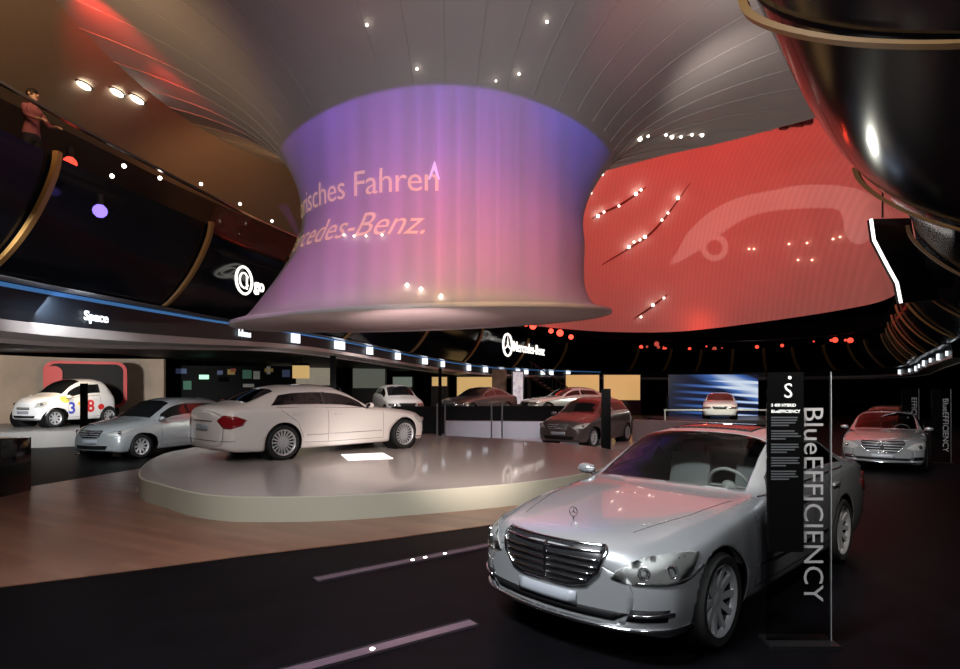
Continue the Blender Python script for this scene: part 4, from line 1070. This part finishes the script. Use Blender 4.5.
lit(272, 332, 364, 388, 34, noisy(mat('pale_panel', (.40, .36, .30), .6, emit=(.9, .78, .6), es=.22), 2, .1), 'pale beige wall panel above the roof of the pearl sedan', 'wall_panel')  # emission stands in for light falling on the panel
lit(353, 385, 364, 388, 34, mat('grey_panel', (.22, .25, .20), .6, emit=(.7, .75, .6), es=.10), 'grey-green wall panel right of the tall black pillar', 'wall_panel')  # no lamp: its lighting is put into the material as emission
lit(393, 412, 377, 387, 36, mat('pale_green_panel', (.5, .6, .5), .6, emit=(.7, .85, .7), es=.15), 'small pale green lit panel at the back left of the stone pillar')
o = bxo('stone_pillar', (1.15, 36, 1.5), (.85, .8, 3.0), noisy(mat('stone_brown', (.22, .15, .11), .7), 3, .3)); tag(o, 'brown stone pillar in the background below the far sign', 'pillar')
lit(513, 523, 372, 404, 34, noisy(mat('poster_pale', (.75, .68, .78), .5, emit=(.9, .85, 1), es=.25), 4, .4), 'tall narrow pale poster right of the stone pillar', 'poster', 'poster')
# staircase
st = empty('staircase', (4.6, 38, 0), 0, 'dark staircase descending to the right behind the hatchback', 'staircase')
mb = MB(); mb2 = MB()
for k in range(12):
    mb.box((k*.26-1.4, 0, 2.55-k*.17), (.30, 1.4, .05))
    mb2.box((k*.26-1.4, -.7, 3.0-k*.17), (.03, .03, .9))
mb.build('treads', mat('stair_tread', (.20, .13, .07), .5), st)
MB().tube([(-1.5, .7, 2.5), (1.6, .7, .45)], .08, 6).tube([(-1.5, -.7, 2.5), (1.6, -.7, .45)], .08, 6).build('stringers', M_matte, st)
mb2.tube([(-1.5, -.7, 3.5), (1.6, -.7, 1.4)], .04, 6); mb2.build('railing', M_dark, st)
bxo('support', (-1.5, 0, 1.25), (.15, 1.3, 2.5), M_matte, st); bxo('support', (1.6, 0, .22), (.12, 1.3, .44), M_matte, st)
# dark display wall with small coloured lights, far left
dw = empty('display_wall', (-13.6, 30.5, 0), .15, 'dark display wall with tiny coloured lights behind the silver compact car', 'display wall')
bxo('wall_panel', (0, 0, 1.5), (8.2, .2, 3.0), M_matte, dw)
random.seed(3)
for k in range(26):
    c = random.choice([(.6, .42, .12), (.5, .1, .06), (.15, .2, .4), (.5, .5, .45), (.1, .3, .2)])
    bxo('picture', (-3.9+7.8*random.random(), -.12, .9+1.9*random.random()), (.15+.4*random.random(), .03, .12+.35*random.random()), mat('pic_%d%d%d' % tuple(int(q*99) for q in c), c, .5, emit=c, es=.10), dw)
p = at(204, 377, 27.9); ex = empty('exit_light', p, 0, 'small green-white exit light hanging over the silver compact car', 'exit light')
bxo('lit_face', (0, 0, 0), (.42, .08, .2), mat('exit_green', (.3, .9, .5), .5, emit=(.5, 1, .65), es=1.2), ex); MB().tube([(0, 0, .1), (0, 0, 1.1)], .012, 6).build('hanger', M_dark, ex)
# hanging warm lantern over the white car
p = at(301, 372, 26); la = empty('hanging_lantern', p, 0, 'small warm lantern box hanging above the roof of the pearl sedan', 'lantern')
bxo('shade', (0, 0, 0), (.62, .4, .55), M_warm, la); bxo('cap', (0, 0, .33), (.66, .44, .10), M_matte, la); MB().tube([(0, 0, .36), (0, 0, .68)], .03, 6).build('cord', M_matte, la)
# far stage with blue screen
tag(MB().prism([(9.2, 29.2), (16, 29.2), (16, 34), (9.2, 34)], 0, .3).build('stage', mat('stage_dark', (.06, .055, .06), .3), smooth=False), 'dark far stage under the brightly lit white car', 'stage')
tag(MB().box((12.2, 28.7, .82), (6.8, .05, .06)).box((8.85, 28.7, .4), (.05, .05, .8)).box((15.55, 28.7, .4), (.05, .05, .8)).build('stage_rail', mat('rail_pale', (.6, .58, .52), .4, emit=(1, .95, .85), es=.12), smooth=False), 'pale horizontal rail in front of the brightly lit white car', 'rail')
mm = mat('led_screen', (.02, .03, .06), .3); nt = mm.node_tree; b = nt.nodes['Principled BSDF']
tc = nt.nodes.new('ShaderNodeTexCoord'); sp_ = nt.nodes.new('ShaderNodeSeparateXYZ'); nt.links.new(tc.outputs['Object'], sp_.inputs[0])
def mth(op, a, b_=0.0, clamp=False):
    d = nt.nodes.new('ShaderNodeMath'); d.operation = op; d.use_clamp = clamp
    for i, v_ in enumerate((a, b_)):
        if isinstance(v_, (int, float)): d.inputs[i].default_value = v_
        else: nt.links.new(v_, d.inputs[i])
    return d.outputs[0]
X_, Z_ = sp_.outputs[0], sp_.outputs[2]
beam = mth('SUBTRACT', 1.0, mth('ABSOLUTE', mth('DIVIDE', mth('SUBTRACT', mth('ADD', Z_, mth('MULTIPLY', X_, .40)), 1.25), .75)), True)
beam = mth('MULTIPLY', mth('POWER', beam, .8), mth('MULTIPLY', mth('ADD', X_, 2.3), .28, True))
wv = mth('SINE', mth('MULTIPLY', mth('ADD', Z_, mth('MULTIPLY', X_, .06)), 16.0)); lowm = mth('MULTIPLY', mth('LESS_THAN', Z_, .85), mth('MULTIPLY', mth('ADD', X_, 2.4), .25, True))
tot = mth('ADD', beam, mth('MULTIPLY', mth('MAXIMUM', wv, 0.0), lowm))
rp_ = nt.nodes.new('ShaderNodeValToRGB'); e = rp_.color_ramp.elements; e[0].color = (.004, .006, .02, 1); e[1].color = (.75, .86, 1, 1); e.new(.45).color = (.06, .16, .5, 1)
nt.links.new(tot, rp_.inputs[0]); nt.links.new(rp_.outputs[0], b.inputs['Emission Color']); b.inputs['Emission Strength'].default_value = .8
sc = empty('led_screen', (13.6, 35, 0), 0, 'blue and white glowing screen behind the brightly lit white car', 'screen')
o = MB().box((0, 0, 0), (5.2, .1, 2.4)).build('screen_face', mm, sc, False); o.location = (0, 0, 1.45)
bxo('screen_stand', (0, .15, .7), (5.3, .15, 1.4), M_matte, sc)
# dark slab with a bright edge at the right
ls = empty('light_edge_panel', (0, 0, 0), 0, 'tall black panel with a bright white edge beside the red screen at right', 'panel')
e_pts = [at(871, 219, 19), at(874, 240, 19), at(886, 263, 19), at(897, 283, 19), at(901, 303, 19)]
V = []
for q in e_pts: V += [q, q+Vector((1.7, .6, .2)), q+Vector((1.7, .8, .2)), q+Vector((0, .2, 0))]
F = [(a*4+j, a*4+(j+1) % 4, (a+1)*4+(j+1) % 4, (a+1)*4+j) for a in range(4) for j in range(4)]+[(3, 2, 1, 0), (16, 17, 18, 19)]
mesh('panel', V, F, M_matte, ls, False); MB().tube(e_pts, .05, 6).build('light_edge', mat('edge_glow', (1, 1, 1), .4, emit=(1, .95, .9), es=2.2), ls)
MB().tube([e_pts[0]+Vector((.5, .2, .1)), e_pts[0]+Vector((.6, .3, 6.0))], .03, 6).build('hanger', M_dark, ls)

# ------------------------------------------------------------------ small lamps
dg = bpy.context.evaluated_depsgraph_get(); dg.update()
SRC = Vector((0, 0, 1.87))
def bvh(o):
    me = o.data; mw = o.matrix_world
    return BVHTree.FromPolygons([mw @ v.co for v in me.vertices], [tuple(p_.vertices) for p_ in me.polygons])
BF = bvh(fo); BD = bvh(dome); BV = bvh(V_ := bpy.data.objects['ceiling']) if False else None
ORD = ['first', 'second', 'third', 'fourth', 'fifth', 'sixth', 'seventh', 'eighth', 'ninth', 'tenth', 'eleventh', 'twelfth', 'thirteenth', 'fourteenth']
RANK6 = ['leftmost', 'second from left', 'third from left', 'fourth from left', 'fifth from left', 'sixth from left', 'seventh from left']
def point_lamp(q, r, m, label, group, name='point_lamp', cat='lamp', stretch=None):
    t = empty(name, q, 0, label, cat, group)
    MB().sph((0, 0, 0), stretch or (r, r, r), 10, 6).build('bulb', m, t)
    if name == 'glowing_lamp': MB().tube([(0, 0, r*.6), (0, 0, r*2.4)], r*.5, 6).build('holder', M_dark, t)
def on(tree, px, py, off=.10):
    d = (at(px, py, 10)-SRC).normalized(); h = tree.ray_cast(SRC, d)
    return (h[0]-d*off) if h[0] is not None else None
M_pt = mat('point_lamp_white', (1, 1, 1), .5, emit=(1, .86, .72), es=5)
for (px_, py_, lb) in ((417, 69, 'tiny bright lamp on the grey canopy above the middle of the violet picture'), (367, 25, 'tiny bright lamp high on the grey canopy, leftmost of them'), (496, 81, 'tiny bright lamp right at the upper edge of the violet picture'), (519, 74, 'tiny bright lamp just above the violet picture, right of its neighbour'), (547, 22, 'tiny bright lamp high on the grey canopy, rightmost of them')):
    q = on(BF, px_, py_)
    if q: point_lamp(q, .028 if py_ < 80 else .02, M_pt, lb, 'lamps on the upper canopy')
for k, (px_, py_) in enumerate(((344, 235), (354, 236), (366, 236), (382, 235), (407, 285), (421, 289), (441, 296))):
    q = on(BF, px_, py_)
    if q: point_lamp(q,   .04 if py_ > 280 else .024, M_pt, RANK6[k % 4]+(' bright lamp on the pink lower part of the fabric funnel' if py_ > 280 else ' tiny lamp across the lower lettering of the fabric funnel'), 'lamps low on the funnel' if py_ > 280 else 'lamps at the lettering')
rows = [([(640, 141), (648, 138), (666, 137), (672, 139), (681, 139), (692, 137), (702, 137)], 'top row'),
        ([(598, 216), (604, 212), (619, 206), (636, 194), (641, 190)], 'upper slit'),
        ([(629, 247), (634, 242), (640, 240), (645, 237), (662, 220), (668, 213), (678, 198)], 'long slit'),
        ([(653, 305), (641, 317), (664, 298)], 'lowest slit'),
        ([(602, 174), (591, 193)], 'edge')]
for pts, nm in rows:
    for k, (px_, py_) in enumerate(pts):
        q = on(BD, px_, py_, .25)
        if nm == 'top row':
            q2 = on(BF, px_, py_-2, .2); q = q2 or at(px_, py_, 20.5)
        if q is None: continue
        sc_ = .075 if k % 3 else .11
        if q.y < 22: sc_ *= .55
        point_lamp(q, sc_, M_pt, RANK6[sorted(pts).index((px_, py_))]+{'top row': ' white lamp where grey canopy meets red screen', 'upper slit': ' small white lamp in the upper slit of the red screen', 'long slit': ' small white lamp in the long slanting slit of the red screen', 'lowest slit': ' small white lamp in the lowest slit of the red screen', 'edge': ' small white lamp on the red screen hard against the violet funnel edge'}[nm], 'lamps, '+nm)
# slits of the red screen
M_slit = mat('slit_dark', (.10, .03, .02), .7)
for pts, lb in (([(592, 219), (600, 214), (620, 205), (638, 193), (646, 187)], 'upper dark slit in the red screen beside the funnel'), ([(602, 265), (628, 249), (650, 234), (668, 214), (690, 183)], 'long slanting dark slit in the red screen'), ([(634, 319), (650, 308), (668, 294)], 'lowest short dark slit in the red screen')):
    q = [on(BD, *p_, .06) for p_ in pts]
    if all(q): tag(MB().tube([Vector(v_) for v_ in catmull([tuple(v_) for v_ in q], 4)], [.015+.05*math.sin(PI*i/(4*(len(q)-1))) for i in range(4*(len(q)-1)+1)], 8).build('fabric_slit', M_slit), lb, 'slit')
for k, (px_, py_) in enumerate(((768, 127), (777, 124), (784, 126), (793, 123), (800, 123), (808, 121))):
    q = on(BD, px_, py_, .3)
    if q: tag(MB().box(q, (.42, .3, .34), 0, .05).build('dark_fixture', M_dark), RANK6[k]+' small dark fixture in the row at the top of the red screen', 'fixture', 'fixtures at the top of the red screen')
for px_, py_ in ((749, 249), (754, 249), (789, 244), (807, 243), (833, 239), (840, 237), (798, 260), (812, 260)):
    q = on(BD, px_, py_, .2)
    if q: point_lamp(q, .07, mat('lamp_pinkish', (1, .7, .5), .5, emit=(1, .5, .35), es=2.5), 'faint small lamp below the curved outline on the red screen', 'faint lamps on the red screen')
# spots in the sand membrane at left
BC = [bvh(o_) for o_ in bpy.data.objects if o_.name.startswith('ceiling') and len(o_.data.polygons) > 50]
for (px_, py_, m_, lb, st_) in ((84, 86, M_emwhite, 'leftmost of the three oval downlights in the sand membrane', 1), (117, 93, M_emwhite, 'middle one of the three oval downlights in the sand membrane', 1), (137, 100, M_emwhite, 'rightmost of the three oval downlights in the sand membrane', 1.2)):
    q = on(BC[0], px_, py_, .05)
    if q:
        t = empty('downlight', q, math.atan2(1, .1), lb, 'downlight'); MB().sph((0, 0, 0), (.20*st_, .09, .05), 14, 8).build('bulb', M_emwhite, t)
        MB().tube([(.24*st_*math.cos(a), .12*math.sin(a), .03) for a in np.linspace(0, 2*PI, 20, endpoint=False)], .02, 6, closed=True).build('rim', M_dark, t)
q = on(BC[0], 178, 109, .05)
if q: t = empty('red_downlight', q, 1.35, 'long red glowing downlight in the sand membrane', 'downlight'); MB().sph((0, 0, 0), (.95, .07, .05), 14, 8).build('bulb', M_emred, t)
for k, (px_, py_, Y) in enumerate(((112, 176, 12.9), (124, 166, 12.9), (160, 178, 14), (201, 184, 15.5), (240, 204, 17.5), (272, 221, 20))):
    point_lamp(at(px_, py_, Y), .045, M_pt if px_ > 190 else M_emwhite, RANK6[k]+' small white lamp on the left gallery behind the handrail', 'lamps on the left gallery')
for (px_, py_, Y, m_, lb) in ((27, 147, 11.4, mat('pale_yellow_glow', (.8, .75, .4), .5, emit=(1, .9, .5), es=.5), 'pale yellow glowing lamp on the left gallery below the person'), (70, 163, 12.3, M_emred, 'red glowing lamp on the left gallery right of the person'), (100, 211, 11.6, mat('violet_glow', (.2, .1, .9), .5, emit=(.3, .2, 1), es=1.6), 'violet-blue lamp on the left gallery fascia')):
    point_lamp(at(px_, py_, Y), .13 if px_ != 27 else .15, m_, lb, None, 'glowing_lamp')
# red lamps along the far rail
random.seed(12)
for k in range(34):
    i = 94+int(64*random.random()); p, t, nn = frame_(min(i, 158)); 
    q = p+nn*(-1.0+.8*random.random()); z = 6.15+drop(p[1])+random.random()*.5; s_ = .07+.17*random.random()**2
    point_lamp(Vector((q[0], q[1], z)), s_, M_emred if k % 3 else mat('red_dim', (.4, .03, .03), .5, emit=(1, .15, .1), es=.8), 'small red lamp on the handrail line of the far right gallery', 'red lamps on the far gallery')
for k, (px_, py_) in enumerate(((517, 321), (526, 324), (533, 326), (551, 331), (560, 333), (571, 337))): point_lamp(at(px_, py_, 38), .16 if k % 2 else .22, M_emred, RANK6[k]+' red lamp above the far illuminated star sign', None)
# ------------------------------------------------------------------ person on the gallery
def person(loc, rz, label):
    r = empty('person', loc, rz, label, 'person')
    J = [((0, 0, .92), .15), ((0, 0, 1.08), .14), ((0, .01, 1.27), .155), ((0, .01, 1.38), .13), ((0, .02, 1.46), .055), ((0, .03, 1.53), .06), ((0, .03, 1.60), .088), ((0, .03, 1.68), .085),
         ((.17, .01, 1.37), .06), ((.27, .12, 1.17), .045), ((.18, .33, 1.10), .036), ((-.17, .01, 1.37), .06), ((-.27, .12, 1.17), .045), ((-.16, .33, 1.10), .036),
         ((.10, 0, .86), .10), ((.11, .01, .48), .065), ((.12, -.02, .07), .045), ((.12, .12, .04), .04), ((-.10, 0, .86), .10), ((-.11, .01, .48), .065), ((-.12, -.02, .07), .045), ((-.12, .12, .04), .04)]
    E = [(0, 1), (1, 2), (2, 3), (3, 4), (4, 5), (5, 6), (6, 7), (3, 8), (8, 9), (9, 10), (3, 11), (11, 12), (12, 13), (0, 14), (14, 15), (15, 16), (16, 17), (0, 18), (18, 19), (19, 20), (20, 21)]
    b0 = len(J)
    for s_, w in ((1, 10), (-1, 13)):
        wp = Vector(J[w][0])
        for k in range(4):
            x = (k-1.5)*.02; L_ = (.075, .085, .08, .065)[k]
            J.append(((wp.x+x, wp.y+.05, wp.z+.005), .010)); J.append(((wp.x+x, wp.y+.05+L_*.6, wp.z-.005), .009)); J.append(((wp.x+x, wp.y+.05+L_*.8, wp.z-.04), .008))
            E += [(w, len(J)-3), (len(J)-3, len(J)-2), (len(J)-2, len(J)-1)]
        J.append(((wp.x-s_*.045, wp.y+.03, wp.z), .010)); J.append(((wp.x-s_*.06, wp.y+.07, wp.z-.02), .009)); E += [(w, len(J)-2), (len(J)-2, len(J)-1)]
    me = bpy.data.meshes.new('body'); me.from_pydata([j[0] for j in J], E, []); o = bpy.data.objects.new('body', me); COL.objects.link(o)
    sk = o.modifiers.new('skin', 'SKIN'); sk.use_smooth_shade = True
    for i, j in enumerate(J): me.skin_vertices[0].data[i].radius = (j[1], j[1]*(.72 if i < 4 else 1))
    me.skin_vertices[0].data[0].use_root = True
    sub = o.modifiers.new('sub', 'SUBSURF'); sub.levels = 1; sub.render_levels = 1
    dg = bpy.context.evaluated_depsgraph_get(); dg.update(); m2 = bpy.data.meshes.new_from_object(o.evaluated_get(dg)); bpy.data.objects.remove(o)
    ms = [mat('skin', (.45, .27, .2), .5), mat('shirt_pink', (.45, .16, .20), .8), mat('trousers_dark', (.03, .03, .05), .8)]
    m2.materials.clear()
    for q_ in ms: m2.materials.append(q_)
    for f in m2.polygons:
        c = f.center; f.use_smooth = True
        f.material_index = 2 if c.z < .93 else (1 if c.z < 1.45 and not (c.y > .27) else 0)
    ob = bpy.data.objects.new('body', m2); COL.objects.link(ob); ob.parent = r
    hb = MB(); hb.sph((0, .015, 1.665), (.10, .105, .095), 16, 10); hb.V = [(x, min(y, .075 if z < 1.70 else y), max(z, 1.60)) for x, y, z in hb.V]; hb.build('hair', mat('hair_dark', (.02, .014, .01), .7), r)
    fb = MB(); fb.sph((0, .118, 1.63), (.014, .022, .022), 8, 6); fb.sph((.098, .03, 1.63), (.012, .022, .032), 8, 6); fb.sph((-.098, .03, 1.63), (.012, .022, .032), 8, 6); fb.build('nose_and_ears', ms[0], r)
    eb = MB(); eb.sph((.034, .108, 1.65), (.012, .01, .008), 8, 6); eb.sph((-.034, .108, 1.65), (.012, .01, .008), 8, 6); eb.build('eyes', M_matte, r)
    MB().sph((0, .112, 1.592), (.024, .008, .006), 8, 6).build('mouth', mat('lips', (.35, .12, .1), .6), r)
p, t, nn = frame_(19); q = p+nn*(-.98)
person((q[0], q[1], 5.565), math.atan2(t[1], t[0])-PI, 'dark-haired person in a pink patterned shirt leaning on the left gallery handrail')
